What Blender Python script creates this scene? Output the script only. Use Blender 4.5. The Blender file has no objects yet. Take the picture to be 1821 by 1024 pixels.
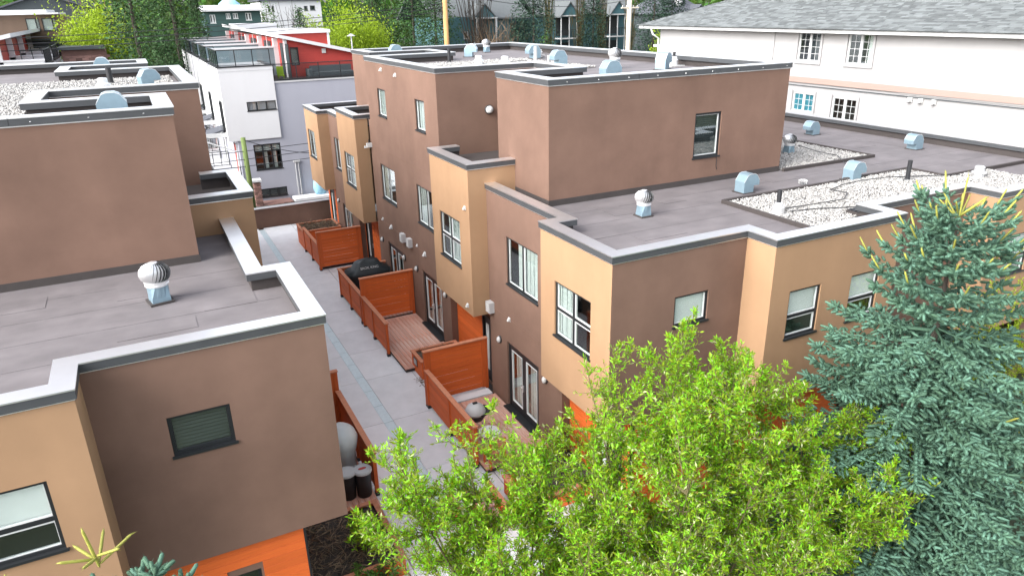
import bpy, math, random
import numpy as np
from mathutils import Vector, Matrix

random.seed(11)
rng = np.random.default_rng(11)
S = bpy.context.scene
COL = S.collection
R = math.radians

# ------------------------------------------------------------------ camera
F_PX, W_PX = 1276.8, 1821.0
yaw, pitch, roll = R(26.65), R(21.434), R(-1.224)
fwd = Vector((math.sin(yaw) * math.cos(pitch), math.cos(yaw) * math.cos(pitch), -math.sin(pitch)))
rgt = Vector((math.cos(yaw), -math.sin(yaw), 0))
upv = rgt.cross(fwd)
rr = rgt * math.cos(roll) + upv * math.sin(roll)
uu = -rgt * math.sin(roll) + upv * math.cos(roll)
cam = bpy.data.cameras.new('camera')
cam.sensor_width = 36.0
cam.lens = 36.0 * F_PX / W_PX
cam.clip_start = 0.1
cam.clip_end = 2000
co = bpy.data.objects.new('camera', cam)
M = Matrix((rr, uu, -fwd)).transposed().to_4x4()
M.translation = (0, 0, 11)
co.matrix_world = M
COL.objects.link(co)
S.camera = co

# ------------------------------------------------------------------ light
SUN_EL, SUN_AZ = 36.0, -103.0          # azimuth from +Y towards +X, degrees: light from the left
w = bpy.data.worlds.new('World')
S.world = w
w.use_nodes = True
nt = w.node_tree
nt.nodes.clear()
sky = nt.nodes.new('ShaderNodeTexSky')
sky.sky_type = 'NISHITA'
sky.sun_disc = False
sky.sun_elevation = R(SUN_EL)
sky.sun_rotation = R(SUN_AZ)
sky.air_density = 0.9
sky.dust_density = 3.5
sky.ozone_density = 1.0
bg = nt.nodes.new('ShaderNodeBackground')
bg.inputs['Strength'].default_value = 0.15
ow = nt.nodes.new('ShaderNodeOutputWorld')
hsv = nt.nodes.new('ShaderNodeHueSaturation')      # an overcast sky is nearly white
hsv.inputs['Saturation'].default_value = 0.34
nt.links.new(sky.outputs[0], hsv.inputs['Color'])
nt.links.new(hsv.outputs[0], bg.inputs[0])
nt.links.new(bg.outputs[0], ow.inputs[0])
sl = bpy.data.lights.new('sun', 'SUN')
sl.energy = 0.62
sl.angle = R(45)
sl.color = (0.95, 0.98, 1.0)
so = bpy.data.objects.new('sun', sl)
d = Vector((math.sin(R(SUN_AZ)) * math.cos(R(SUN_EL)), math.cos(R(SUN_AZ)) * math.cos(R(SUN_EL)), math.sin(R(SUN_EL))))
so.rotation_euler = d.to_track_quat('Z', 'Y').to_euler()
so.location = d * 60
COL.objects.link(so)
S.view_settings.view_transform = 'Standard'
S.view_settings.look = 'None'
S.view_settings.gamma = 1
S.view_settings.use_curve_mapping = False
S.view_settings.exposure = 2.0

# ------------------------------------------------------------------ materials
MATS = {}


def mat(name, col, rough=0.8, metal=0.0, var=0.10, scale=2.0, streak=0.0, bump=0.0, bscale=60.0,
        isl=0.0, orand=0.0, spec=0.4, col2=None, stretch=None, transl=0.0, detail=5.0, hue=0.0):
    if name in MATS:
        return MATS[name]
    m = bpy.data.materials.new(name)
    m.use_nodes = True
    n = m.node_tree.nodes
    L = m.node_tree.links
    p = n['Principled BSDF']
    p.inputs['Roughness'].default_value = rough
    p.inputs['Metallic'].default_value = metal
    p.inputs['Specular IOR Level'].default_value = spec
    tc = n.new('ShaderNodeTexCoord')
    mp = n.new('ShaderNodeMapping')
    L.new(tc.outputs['Object'], mp.inputs[0])
    if stretch:
        mp.inputs['Scale'].default_value = stretch
    nz = n.new('ShaderNodeTexNoise')
    nz.inputs['Scale'].default_value = scale
    nz.inputs['Detail'].default_value = detail
    nz.inputs['Roughness'].default_value = 0.62
    L.new(mp.outputs[0], nz.inputs['Vector'])
    mx = n.new('ShaderNodeMix')
    mx.data_type = 'RGBA'
    c2 = col2 if col2 else tuple(c * 0.55 for c in col)
    rmp = n.new('ShaderNodeMapRange')
    rmp.inputs['From Min'].default_value = 0.3
    rmp.inputs['From Max'].default_value = 0.72
    rmp.inputs['To Min'].default_value = 0
    rmp.inputs['To Max'].default_value = 1 if col2 else var * 2.2
    L.new(nz.outputs['Fac'], rmp.inputs['Value'])
    mx.inputs[6].default_value = (*col, 1)
    mx.inputs[7].default_value = (*c2, 1)
    L.new(rmp.outputs[0], mx.inputs[0])
    out = mx.outputs[2]

    def mul(val, amt, src):
        mr = n.new('ShaderNodeMapRange')
        mr.inputs['To Min'].default_value = 1 - amt
        mr.inputs['To Max'].default_value = 1 + amt
        L.new(val, mr.inputs['Value'])
        hs = n.new('ShaderNodeHueSaturation')
        L.new(mr.outputs[0], hs.inputs['Value'])
        if hue:
            mh = n.new('ShaderNodeMapRange')
            mh.inputs['To Min'].default_value = 0.5 - hue
            mh.inputs['To Max'].default_value = 0.5 + hue
            L.new(val, mh.inputs['Value'])
            L.new(mh.outputs[0], hs.inputs['Hue'])
        L.new(src, hs.inputs['Color'])
        return hs.outputs[0]
    if streak:
        mp2 = n.new('ShaderNodeMapping')
        mp2.inputs['Scale'].default_value = (1.1, 1.1, 0.10)
        L.new(tc.outputs['Object'], mp2.inputs[0])
        nz2 = n.new('ShaderNodeTexNoise')
        nz2.inputs['Scale'].default_value = 1.6
        nz2.inputs['Detail'].default_value = 6
        L.new(mp2.outputs[0], nz2.inputs['Vector'])
        r2 = n.new('ShaderNodeMapRange')
        r2.inputs['From Min'].default_value = 0.25
        r2.inputs['From Max'].default_value = 0.75
        L.new(nz2.outputs['Fac'], r2.inputs['Value'])
        out = mul(r2.outputs[0], streak, out)
    if isl:
        g = n.new('ShaderNodeNewGeometry')
        out = mul(g.outputs['Random Per Island'], isl, out)
    if orand:
        oi = n.new('ShaderNodeObjectInfo')
        out = mul(oi.outputs['Random'], orand, out)
    L.new(out, p.inputs['Base Color'])
    if bump:
        nb = n.new('ShaderNodeTexNoise')
        nb.inputs['Scale'].default_value = bscale
        nb.inputs['Detail'].default_value = 3
        L.new(mp.outputs[0], nb.inputs['Vector'])
        bp = n.new('ShaderNodeBump')
        bp.inputs['Strength'].default_value = bump
        bp.inputs['Distance'].default_value = 0.02
        L.new(nb.outputs['Fac'], bp.inputs['Height'])
        L.new(bp.outputs[0], p.inputs['Normal'])
    if transl:
        o = n['Material Output']
        ms = n.new('ShaderNodeMixShader')
        ms.inputs[0].default_value = transl
        tr = n.new('ShaderNodeBsdfTranslucent')
        L.new(out, tr.inputs['Color'])
        L.new(p.outputs[0], ms.inputs[1])
        L.new(tr.outputs[0], ms.inputs[2])
        L.new(ms.outputs[0], o.inputs['Surface'])
    MATS[name] = m
    return m


def glass_mat(name, tint, refl):
    m = bpy.data.materials.new(name)
    m.use_nodes = True
    n = m.node_tree.nodes
    L = m.node_tree.links
    n.remove(n['Principled BSDF'])
    tr = n.new('ShaderNodeBsdfTransparent')
    tr.inputs[0].default_value = (*tint, 1)
    gl = n.new('ShaderNodeBsdfGlossy')
    gl.inputs['Roughness'].default_value = 0.03
    gl.inputs['Color'].default_value = (0.95, 1, 1, 1)
    tc = n.new('ShaderNodeTexCoord')
    nz = n.new('ShaderNodeTexNoise')
    nz.inputs['Scale'].default_value = 1.3
    L.new(tc.outputs['Object'], nz.inputs['Vector'])
    bp = n.new('ShaderNodeBump')
    bp.inputs['Strength'].default_value = 0.12
    L.new(nz.outputs['Fac'], bp.inputs['Height'])
    L.new(bp.outputs[0], gl.inputs['Normal'])
    fr = n.new('ShaderNodeLayerWeight')
    pw = n.new('ShaderNodeMath')
    pw.operation = 'POWER'
    pw.inputs[1].default_value = 4.0
    L.new(fr.outputs['Facing'], pw.inputs[0])
    ma = n.new('ShaderNodeMath')
    ma.operation = 'MULTIPLY_ADD'
    ma.inputs[1].default_value = 0.8
    ma.inputs[2].default_value = refl
    L.new(pw.outputs[0], ma.inputs[0])
    ms = n.new('ShaderNodeMixShader')
    L.new(ma.outputs[0], ms.inputs[0])
    L.new(tr.outputs[0], ms.inputs[1])
    L.new(gl.outputs[0], ms.inputs[2])
    L.new(ms.outputs[0], n['Material Output'].inputs['Surface'])
    MATS[name] = m
    return m


BROWN = mat('brown_stucco', (0.182, 0.111, 0.083), 0.9, var=0.27, scale=0.7, streak=0.055, bump=0.14, bscale=110, spec=0.2)
TAN = mat('tan_stucco', (0.335, 0.207, 0.120), 0.9, var=0.15, scale=0.7, streak=0.045, bump=0.14, bscale=110, spec=0.2)
COPE = mat('coping_metal', (0.87, 0.87, 0.87), 0.42, metal=1.0, var=0.06, scale=3, spec=0.6)  # pale copy for the coping tops, sky brightness put into the colour
MEMB = mat('roof_membrane', (0.162, 0.146, 0.150), 0.8, var=0.34, scale=0.8, streak=0.16, bump=0.15, bscale=90, stretch=(0.6, 1.6, 1), detail=8)
COPESH = mat('shaded_coping_metal', (0.058, 0.062, 0.067), 0.42, var=0.15, scale=3, spec=0.5)  # dark copy for the upright coping faces, their shade put into the colour
CYAN = mat('cyan_curtain', (0.03, 0.22, 0.30), 0.8, var=0.1)
SHADE = mat('white_roller_shade', (0.82, 0.83, 0.82), 0.8, var=0.05)
MEMBD = mat('upstand_membrane', (0.05, 0.042, 0.04), 0.8, var=0.2)
CONC = mat('concrete', (0.66, 0.665, 0.68), 0.8, var=0.15, scale=1.6, orand=0.05, bump=0.1, bscale=40)
DRAIN = mat('drain_grate', (0.58, 0.68, 0.71), 0.5, metal=0.3, var=0.15, scale=9)
WOOD = mat('orange_stained_wood', (0.62, 0.125, 0.026), 0.6, var=0.16, scale=3, stretch=(1.2, 1.2, 14), orand=0.10, spec=0.3)
WOODY = mat('orange_stained_wood_upright', (0.52, 0.105, 0.024), 0.6, var=0.2, scale=3, stretch=(8, 8, 0.8), orand=0.10, spec=0.3)
RAILW = mat('faded_wood_cap', (0.50, 0.20, 0.11), 0.75, var=0.25, scale=5, orand=0.08)
DECK = mat('weathered_deck_wood', (0.50, 0.19, 0.115), 0.8, scale=1.6, stretch=(7, 0.8, 1), col2=(0.55, 0.44, 0.38), orand=0.15)
BLACK = mat('black_frame', (0.018, 0.020, 0.022), 0.4, var=0.1)
WHITE = mat('white_vinyl', (0.55, 0.56, 0.56), 0.45, var=0.04)
GALV = mat('galvanised_steel', (0.27, 0.38, 0.45), 0.40, metal=0.5, var=0.10, scale=6)
ALUM = mat('bright_aluminium', (0.88, 0.88, 0.88), 0.42, metal=0.8, var=0.08, scale=6)
PLAST = mat('black_plastic', (0.022, 0.023, 0.026), 0.5, var=0.15)
WPLAST = mat('white_plastic', (0.50, 0.50, 0.49), 0.5, var=0.08)
GREYP = mat('grey_plastic', (0.42, 0.42, 0.42), 0.5, var=0.08)
STONE = mat('pale_gravel', (0.36, 0.35, 0.335), 0.85, var=0.15, isl=0.28, scale=4)
BED = mat('gravel_bed', (0.26, 0.245, 0.235), 0.95, var=0.3, scale=20)
SOIL = mat('dark_soil', (0.055, 0.045, 0.038), 0.95, var=0.3, scale=8, bump=0.8, bscale=30)
CURT = mat('pale_curtain', (0.56, 0.60, 0.585), 0.8, var=0.12, scale=1.5, stretch=(6, 6, 0.5))
BLIND = mat('dark_blind', (0.022, 0.032, 0.034), 0.5, var=0.1)
PBLIND = mat('pale_blind', (0.38, 0.43, 0.42), 0.6, var=0.08)
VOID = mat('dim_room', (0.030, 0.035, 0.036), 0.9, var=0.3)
GLASS = glass_mat('window_glass', (0.95, 0.975, 0.965), 0.12)
RAILG = glass_mat('railing_glass', (0.94, 0.97, 0.98), 0.05)
ASPH = mat('asphalt', (0.075, 0.075, 0.078), 0.9, var=0.2, scale=2)
GRASS = mat('lawn_ground', (0.035, 0.045, 0.022), 0.95, var=0.35, scale=0.25)
WSTUC = mat('white_stucco', (0.55, 0.55, 0.56), 0.85, var=0.05, scale=0.7, streak=0.025, bump=0.15)
WSTUCR = mat('white_stucco_block', (0.325, 0.32, 0.32), 0.85, var=0.05, scale=0.7, streak=0.025, bump=0.15)
GSTUC = mat('grey_stucco', (0.31, 0.315, 0.36), 0.85, var=0.05, scale=0.7, streak=0.025)
RED = mat('red_lap_siding', (0.36, 0.035, 0.026), 0.6, var=0.12, scale=2, isl=0.10)
GSID = mat('grey_lap_siding', (0.16, 0.21, 0.23), 0.6, var=0.08, isl=0.08)
DGREEN = mat('dark_green_siding', (0.035, 0.075, 0.07), 0.7, var=0.1, isl=0.08)
TEAL = mat('teal_siding', (0.06, 0.14, 0.16), 0.7, var=0.1, isl=0.06)
DKGREY = mat('charcoal_siding', (0.045, 0.055, 0.06), 0.7, var=0.1, isl=0.06)
BRSID = mat('brown_panel_siding', (0.125, 0.082, 0.056), 0.7, var=0.15, isl=0.08, scale=1.5)
SHING = mat('grey_shingle', (0.105, 0.115, 0.118), 0.9, var=0.15, isl=0.34, scale=3)
SHINGD = mat('dark_shingle', (0.075, 0.08, 0.095), 0.9, var=0.15, isl=0.2)
PINK = mat('pink_stucco_band', (0.30, 0.215, 0.185), 0.85, var=0.05)
BRICK = mat('brown_brick', (0.23, 0.13, 0.11), 0.85, var=0.2, isl=0.45)
BARK = mat('grey_bark', (0.065, 0.052, 0.042), 0.9, var=0.35, scale=6)
TWIGM = mat('olive_twig', (0.13, 0.11, 0.05), 0.9, var=0.2)
POLEW = mat('utility_pole_wood', (0.50, 0.29, 0.12), 0.85, var=0.3, scale=2, stretch=(6, 6, 0.4))
POLEP = mat('pale_pole_wood', (0.62, 0.55, 0.45), 0.85, var=0.2, scale=2, stretch=(6, 6, 0.4))
POLEG = mat('mossy_pole_wood', (0.16, 0.22, 0.07), 0.9, var=0.4, scale=3, stretch=(5, 5, 0.6))
LEAF = mat('fresh_green_leaf', (0.28, 0.475, 0.02), 0.5, var=0.1, isl=0.48, hue=0.04, transl=0.45, spec=0.3)
LEAFP = mat('pale_leaf_underside', (0.42, 0.47, 0.22), 0.6, var=0.1, isl=0.25, transl=0.35)
LEAFD = mat('mid_green_leaf', (0.075, 0.15, 0.02), 0.6, var=0.1, isl=0.35, hue=0.03, transl=0.35)
LIME = mat('lime_leaf', (0.30, 0.42, 0.02), 0.6, var=0.1, isl=0.3, transl=0.4)
SPRUCE = mat('blue_spruce_needle', (0.078, 0.160, 0.106), 0.75, var=0.3, isl=0.35, hue=0.02, scale=1.5, spec=0.3)
SPRNEW = mat('yellow_new_shoot', (0.30, 0.30, 0.055), 0.7, var=0.2, isl=0.3, scale=9)
DCON = mat('dark_conifer_needle', (0.034, 0.080, 0.022), 0.8, var=0.2, isl=0.5, hue=0.02)
CCON = mat('cedar_needle', (0.018, 0.046, 0.026), 0.8, var=0.2, isl=0.5)
DRYT = mat('dry_twig', (0.20, 0.14, 0.09), 0.9, var=0.3, isl=0.3)
COVER = mat('black_grill_cover', (0.020, 0.027, 0.030), 0.45, var=0.2)
COVERW = mat('pale_grill_cover', (0.50, 0.53, 0.53), 0.5, var=0.15, scale=3)
BLUEB = mat('blue_bin_plastic', (0.28, 0.52, 0.66), 0.5, var=0.1)

# ------------------------------------------------------------------ mesh helpers
MIR = False
AX = 9.52            # the two rows mirror about x = 4.76


class B:
    def __init__(s):
        s.v = []
        s.f = []

    def quad(s, a, b, c, d):
        i = len(s.v)
        s.v += [a, b, c, d]
        s.f.append((i, i + 1, i + 2, i + 3))
        return s

    def poly(s, pts):
        i = len(s.v)
        s.v += list(pts)
        s.f.append(tuple(range(i, i + len(pts))))
        return s

    def hexa(s, lo, hi):
        i = len(s.v)
        s.v += list(lo) + list(hi)
        k = len(lo)
        s.f.append(tuple(i + j for j in range(k))[::-1])
        s.f.append(tuple(i + k + j for j in range(k)))
        for j in range(k):
            a, b = j, (j + 1) % k
            s.f.append((i + a, i + b, i + k + b, i + k + a))
        return s

    def box(s, x0, x1, y0, y1, z0, z1):
        x0, x1 = min(x0, x1), max(x0, x1)
        y0, y1 = min(y0, y1), max(y0, y1)
        z0, z1 = min(z0, z1), max(z0, z1)
        q = [(x0, y0), (x1, y0), (x1, y1), (x0, y1)]
        return s.hexa([(a, b, z0) for a, b in q], [(a, b, z1) for a, b in q])

    def cbox(s, x0, x1, y0, y1, z0, z1, c=0.01):
        """box with its upper edges chamfered"""
        q = [(x0, y0), (x1, y0), (x1, y1), (x0, y1)]
        t = [(x0 + c, y0 + c), (x1 - c, y0 + c), (x1 - c, y1 - c), (x0 + c, y1 - c)]
        i = len(s.v)
        s.v += [(a, b, z0) for a, b in q] + [(a, b, z1 - c) for a, b in q] + [(a, b, z1) for a, b in t]
        s.f.append((i + 3, i + 2, i + 1, i))
        s.f.append((i + 8, i + 9, i + 10, i + 11))
        for k in (0, 4):
            for j in range(4):
                a, b = j, (j + 1) % 4
                s.f.append((i + k + a, i + k + b, i + k + 4 + b, i + k + 4 + a))
        return s

    def ubox(s, ax, c, u0, u1, d0, d1, z0, z1):
        if ax == 'x':
            return s.box(c + d0, c + d1, u0, u1, z0, z1)
        return s.box(u0, u1, c + d0, c + d1, z0, z1)

    def prism_y(s, prof, y0, y1):
        """profile of (x, z) points extruded along y"""
        lo = [(x, y0, z) for x, z in prof]
        hi = [(x, y1, z) for x, z in prof]
        return s.hexa(lo, hi)

    def prism_x(s, prof, x0, x1):
        return s.hexa([(x0, y, z) for y, z in prof], [(x1, y, z) for y, z in prof])

    def tube(s, pts, r, n=6, cap=True):
        pts = [Vector(p) for p in pts]
        rs = r if isinstance(r, (list, tuple)) else [r] * len(pts)
        base = len(s.v)
        for k, p in enumerate(pts):
            a = pts[max(k - 1, 0)]
            b = pts[min(k + 1, len(pts) - 1)]
            t = (b - a).normalized()
            h = Vector((0, 0, 1)) if abs(t.z) < 0.9 else Vector((1, 0, 0))
            e1 = t.cross(h).normalized()
            e2 = t.cross(e1)
            for j in range(n):
                an = 2 * math.pi * j / n
                s.v.append(tuple(p + (e1 * math.cos(an) + e2 * math.sin(an)) * rs[k]))
        for k in range(len(pts) - 1):
            for j in range(n):
                a = base + k * n + j
                b = base + k * n + (j + 1) % n
                s.f.append((a, b, b + n, a + n))
        if cap:
            s.f.append(tuple(base + j for j in range(n))[::-1])
            s.f.append(tuple(base + (len(pts) - 1) * n + j for j in range(n)))
        return s

    def lathe(s, prof, n=16, c=(0, 0, 0), sx=1, sy=1):
        """profile of (r, z), around the vertical through c"""
        base = len(s.v)
        for r, z in prof:
            for j in range(n):
                an = 2 * math.pi * j / n
                s.v.append((c[0] + sx * r * math.cos(an), c[1] + sy * r * math.sin(an), c[2] + z))
        for k in range(len(prof) - 1):
            for j in range(n):
                a = base + k * n + j
                b = base + k * n + (j + 1) % n
                s.f.append((a, b, b + n, a + n))
        s.f.append(tuple(base + j for j in range(n))[::-1])
        s.f.append(tuple(base + (len(prof) - 1) * n + j for j in range(n)))
        return s

    def mesh(s, name, m, smooth=False):
        me = bpy.data.meshes.new(name)
        if MIR:
            me.from_pydata([(AX - a, b, c) for a, b, c in s.v], [], [f[::-1] for f in s.f])
        else:
            me.from_pydata(s.v, [], s.f)
        me.materials.append(m)
        if smooth:
            me.polygons.foreach_set('use_smooth', [True] * len(me.polygons))
        me.update()
        return me

    def build(s, name, m, parent=None, smooth=False, label=None):
        return link(name, s.mesh(name, m, smooth), parent, label)


def rootloc(o):
    while o.parent:
        o = o.parent
    return o.location


def link(name, me, parent=None, label=None, loc=None):
    o = bpy.data.objects.new(name, me)
    COL.objects.link(o)
    if parent is not None:
        o.parent = parent
        if parent.parent is None and not parent.get('local'):
            o.location = -parent.location
    if loc is not None:
        o.location = o.location + Vector(loc)
    if label:
        o['label'] = label
    return o


def thing(name, label, cat, loc=(0, 0, 0), group=None, local=False, rz=0.0):
    """an Empty at the base of a thing; its parts are given in world coordinates, or in its own if local"""
    o = bpy.data.objects.new(name, None)
    o.empty_display_size = 0.3
    x = (AX - loc[0]) if MIR else loc[0]
    o.location = (x, loc[1], loc[2])
    o.rotation_euler = (0, 0, rz)
    COL.objects.link(o)
    if local:
        o['local'] = True
    return tag(o, label, cat, group)


def tag(o, label, cat, group=None):
    o['label'] = label
    o['category'] = cat
    if group:
        o['group'] = group
    return o


def struct(o):
    o['kind'] = 'structure'
    return o


def stuff(o):
    o['kind'] = 'stuff'
    return o


def copy_tree(o, parent=None):
    c = o.copy()
    COL.objects.link(c)
    if parent is not None:
        c.parent = parent
    for ch in list(o.children):
        copy_tree(ch, c)
    return c


def dup(root, loc, rz=0.0, label=None, group=None, scale=None):
    c = copy_tree(root)
    c.location = loc
    c.rotation_euler = (0, 0, rz)
    if scale:
        c.scale = (scale,) * 3
    if label:
        c['label'] = label
    if group:
        c['group'] = group
    return c


PCACHE = {}


def piece(name, parent, x0, x1, y0, y1, z0, z1, m, label=None, ch=0.004):
    """one board, slab or slat: a box that shares its mesh with others of its size"""
    if MIR:
        x0, x1 = AX - x1, AX - x0
    dx, dy, dz = abs(x1 - x0), abs(y1 - y0), abs(z1 - z0)
    key = (round(dx, 3), round(dy, 3), round(dz, 3), m.name, name)
    me = PCACHE.get(key)
    if me is None:
        b = B()
        b.cbox(-dx / 2, dx / 2, -dy / 2, dy / 2, -dz / 2, dz / 2, min(ch, dx / 3, dy / 3, dz / 3))
        me = bpy.data.meshes.new(name)
        me.from_pydata(b.v, [], b.f)
        me.materials.append(m)
        PCACHE[key] = me
    return link(name, me, parent, label, loc=((x0 + x1) / 2, (y0 + y1) / 2, (z0 + z1) / 2))


def npmesh(name, V, Fq, m, smooth=False):
    """numpy vertices (N,3) and equal-sized faces (M,k)"""
    V = np.asarray(V, dtype=np.float32)
    Fq = np.asarray(Fq, dtype=np.int32)
    me = bpy.data.meshes.new(name)
    k = Fq.shape[1]
    me.vertices.add(len(V))
    me.vertices.foreach_set('co', V.ravel())
    me.loops.add(Fq.size)
    me.loops.foreach_set('vertex_index', Fq.ravel())
    me.polygons.add(len(Fq))
    me.polygons.foreach_set('loop_start', np.arange(0, Fq.size, k, dtype=np.int32))
    if smooth:
        me.polygons.foreach_set('use_smooth', np.ones(len(Fq), dtype=bool))
    me.materials.append(m)
    me.update(calc_edges=True)
    me.validate()
    return me


def basis(D, up=None):
    D = D / (np.linalg.norm(D, axis=1, keepdims=True) + 1e-9)
    A = rng.normal(size=D.shape) if up is None else np.tile(np.asarray(up, float), (len(D), 1)) + rng.normal(size=D.shape) * 0.25
    X = np.cross(A, D)
    X /= np.linalg.norm(X, axis=1, keepdims=True) + 1e-9
    Y = np.cross(D, X)
    return X, Y, D


def scatter(tv, tf, P, D, L, Wd, up=None, th=None):
    """copies of a template (along +z, unit length and radius) at P, along D"""
    tv = np.asarray(tv, float)
    tf = np.asarray(tf, int)
    X, Y, Z = basis(np.asarray(D, float), up)
    L = np.asarray(L, float).reshape(-1, 1)
    Wd = np.asarray(Wd, float).reshape(-1, 1)
    Th = Wd if th is None else np.asarray(th, float).reshape(-1, 1)
    V = (P[:, None, :] + tv[None, :, 0, None] * (X * Wd)[:, None, :] + tv[None, :, 1, None] * (Y * Th)[:, None, :]
         + tv[None, :, 2, None] * (Z * L)[:, None, :])
    n = len(tv)
    Fq = (tf[None] + (np.arange(len(P)) * n)[:, None, None]).reshape(-1, tf.shape[1])
    return V.reshape(-1, 3), Fq


LEAF_V = [(0, 0, 0), (0.5, 0.12, 0.45), (0, 0, 1), (-0.5, 0.12, 0.45)]
LEAF_F = [(0, 1, 2, 3)]


# ------------------------------------------------------------------ wall with openings
def wall(b, ax, c, u0, u1, z0, z1, holes=(), depth=0.12):
    us = sorted({u0, u1, *[h[0] for h in holes], *[h[1] for h in holes]})
    zs = sorted({z0, z1, *[h[2] for h in holes], *[h[3] for h in holes]})

    def P(u, d, z):
        return (c + d, u, z) if ax == 'x' else (u, c + d, z)
    for i in range(len(us) - 1):
        for j in range(len(zs) - 1):
            um, zm = (us[i] + us[i + 1]) / 2, (zs[j] + zs[j + 1]) / 2
            if any(h[0] < um < h[1] and h[2] < zm < h[3] for h in holes):
                continue
            b.quad(P(us[i], 0, zs[j]), P(us[i + 1], 0, zs[j]), P(us[i + 1], 0, zs[j + 1]), P(us[i], 0, zs[j + 1]))
    for a, e, f, g in [(h[0], h[1], h[2], h[3]) for h in holes]:
        b.quad(P(a, 0, f), P(a, depth, f), P(a, depth, g), P(a, 0, g))
        b.quad(P(e, 0, f), P(e, depth, f), P(e, depth, g), P(e, 0, g))
        b.quad(P(a, 0, f), P(e, 0, f), P(e, depth, f), P(a, depth, f))
        b.quad(P(a, 0, g), P(e, 0, g), P(e, depth, g), P(a, depth, g))
    return b


def window(par, ax, c, u0, u1, z0, z1, cols=(1,), rows=(1,), backs=('pale',), name='window', fr=0.045,
           fm=None, sm=None, s=1, sill=True, sashw=0.022, bars=None, room=0.7):
    """frame (the part) > sash, pane, curtain or blind slats, interior.  s = +1: inside lies at larger x or y"""
    fm = fm or BLACK
    sm = sm or WHITE
    b = B()
    D0, D1 = 0.035 * s, 0.115 * s
    b.ubox(ax, c, u0, u0 + fr, D0, D1, z0, z1)
    b.ubox(ax, c, u1 - fr, u1, D0, D1, z0, z1)
    b.ubox(ax, c, u0 + fr, u1 - fr, D0, D1, z0, z0 + fr)
    b.ubox(ax, c, u0 + fr, u1 - fr, D0, D1, z1 - fr, z1)
    if sill:
        b.ubox(ax, c, u0 - 0.03, u1 + 0.03, -0.035 * s, 0.03 * s, z0 - 0.03, z0 + 0.012)
    cu = np.cumsum((0,) + tuple(cols)) / sum(cols)
    cz = np.cumsum((0,) + tuple(rows)) / sum(rows)
    for q in cu[1:-1]:
        u = u0 + (u1 - u0) * q
        b.ubox(ax, c, u - fr * 0.7, u + fr * 0.7, 0.045 * s, D1, z0 + fr, z1 - fr)
    edges = [u0 + (u1 - u0) * q for q in cu]
    for q in cz[1:-1]:
        z = z0 + (z1 - z0) * q
        for k in range(len(edges) - 1):
            b.ubox(ax, c, edges[k] + fr * 0.72, edges[k + 1] - fr * 0.72, 0.05 * s, D1, z - fr * 0.6, z + fr * 0.6)
    part = b.build(name, fm, par)
    sb, pb, cb, ib, bb, hb = B(), B(), B(), B(), B(), B()
    k = 0
    for j in range(len(rows)):
        for i in range(len(cols)):
            a = u0 + (u1 - u0) * cu[i] + fr * 0.8
            e = u0 + (u1 - u0) * cu[i + 1] - fr * 0.8
            f = z0 + (z1 - z0) * cz[j] + fr * 0.8
            g = z0 + (z1 - z0) * cz[j + 1] - fr * 0.8
            t = sashw
            if t:
                sb.ubox(ax, c, a, a + t, 0.058 * s, 0.105 * s, f, g)
                sb.ubox(ax, c, e - t, e, 0.058 * s, 0.105 * s, f, g)
                sb.ubox(ax, c, a + t, e - t, 0.058 * s, 0.105 * s, f, f + t)
                sb.ubox(ax, c, a + t, e - t, 0.058 * s, 0.105 * s, g - t, g)
            pb.ubox(ax, c, a + t, e - t, 0.076 * s, 0.082 * s, f + t, g - t)
            if bars:
                nx, nz = bars
                for q in range(1, nx):
                    u = a + (e - a) * q / nx
                    sb.ubox(ax, c, u - 0.009, u + 0.009, 0.066 * s, 0.0745 * s, f + t, g - t)
                for q in range(1, nz):
                    z = f + (g - f) * q / nz
                    sb.ubox(ax, c, a + t, e - t, 0.064 * s, 0.0735 * s, z - 0.009, z + 0.009)
            bk = backs[k % len(backs)]
            k += 1
            if bk == 'pale':
                nf = max(3, int((e - a) / 0.09))
                for q in range(nf):
                    ua = a - 0.02 + (e - a + 0.04) * q / nf
                    ub = a - 0.02 + (e - a + 0.04) * (q + 1) / nf
                    dd = 0.125 + 0.02 * (q % 2)
                    cb.ubox(ax, c, ua, ub, dd * s, (dd + 0.012) * s, f - 0.02, g + 0.02)
            elif bk in ('blind', 'slat'):
                nn = max(4, int((g - f) / (0.055 if bk == 'blind' else 0.06)))
                for q in range(nn):
                    z = f + (g - f) * (q + 0.5) / nn
                    if ax == 'x':
                        bb.hexa([(c + 0.15 * s, a, z - .022), (c + 0.15 * s, e, z - .022), (c + 0.175 * s, e, z + .012), (c + 0.175 * s, a, z + .012)],
                                [(c + 0.15 * s, a, z - .018), (c + 0.15 * s, e, z - .018), (c + 0.175 * s, e, z + .016), (c + 0.175 * s, a, z + .016)])
                    else:
                        bb.hexa([(a, c + 0.15 * s, z - .022), (e, c + 0.15 * s, z - .022), (e, c + 0.175 * s, z + .012), (a, c + 0.175 * s, z + .012)],
                                [(a, c + 0.15 * s, z - .018), (e, c + 0.15 * s, z - .018), (e, c + 0.175 * s, z + .016), (a, c + 0.175 * s, z + .016)])
            elif bk == 'shade':
                hb.ubox(ax, c, a - 0.02, e + 0.02, 0.125 * s, 0.135 * s, f - 0.02, g + 0.02)
            elif bk == 'cyan':
                cb.ubox(ax, c, a - 0.02, e + 0.02, 0.125 * s, 0.135 * s, f - 0.02, g + 0.02)
            elif bk == 'half':
                cb.ubox(ax, c, a - 0.02, a + (e - a) * 0.45, 0.13 * s, 0.14 * s, f - 0.02, g + 0.02)
    # the dim room behind: five faces open to the window
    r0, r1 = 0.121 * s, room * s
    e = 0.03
    ib.ubox(ax, c, u0 - e, u1 + e, r1, r1 + 0.02 * s, z0 - e, z1 + e)
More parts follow.
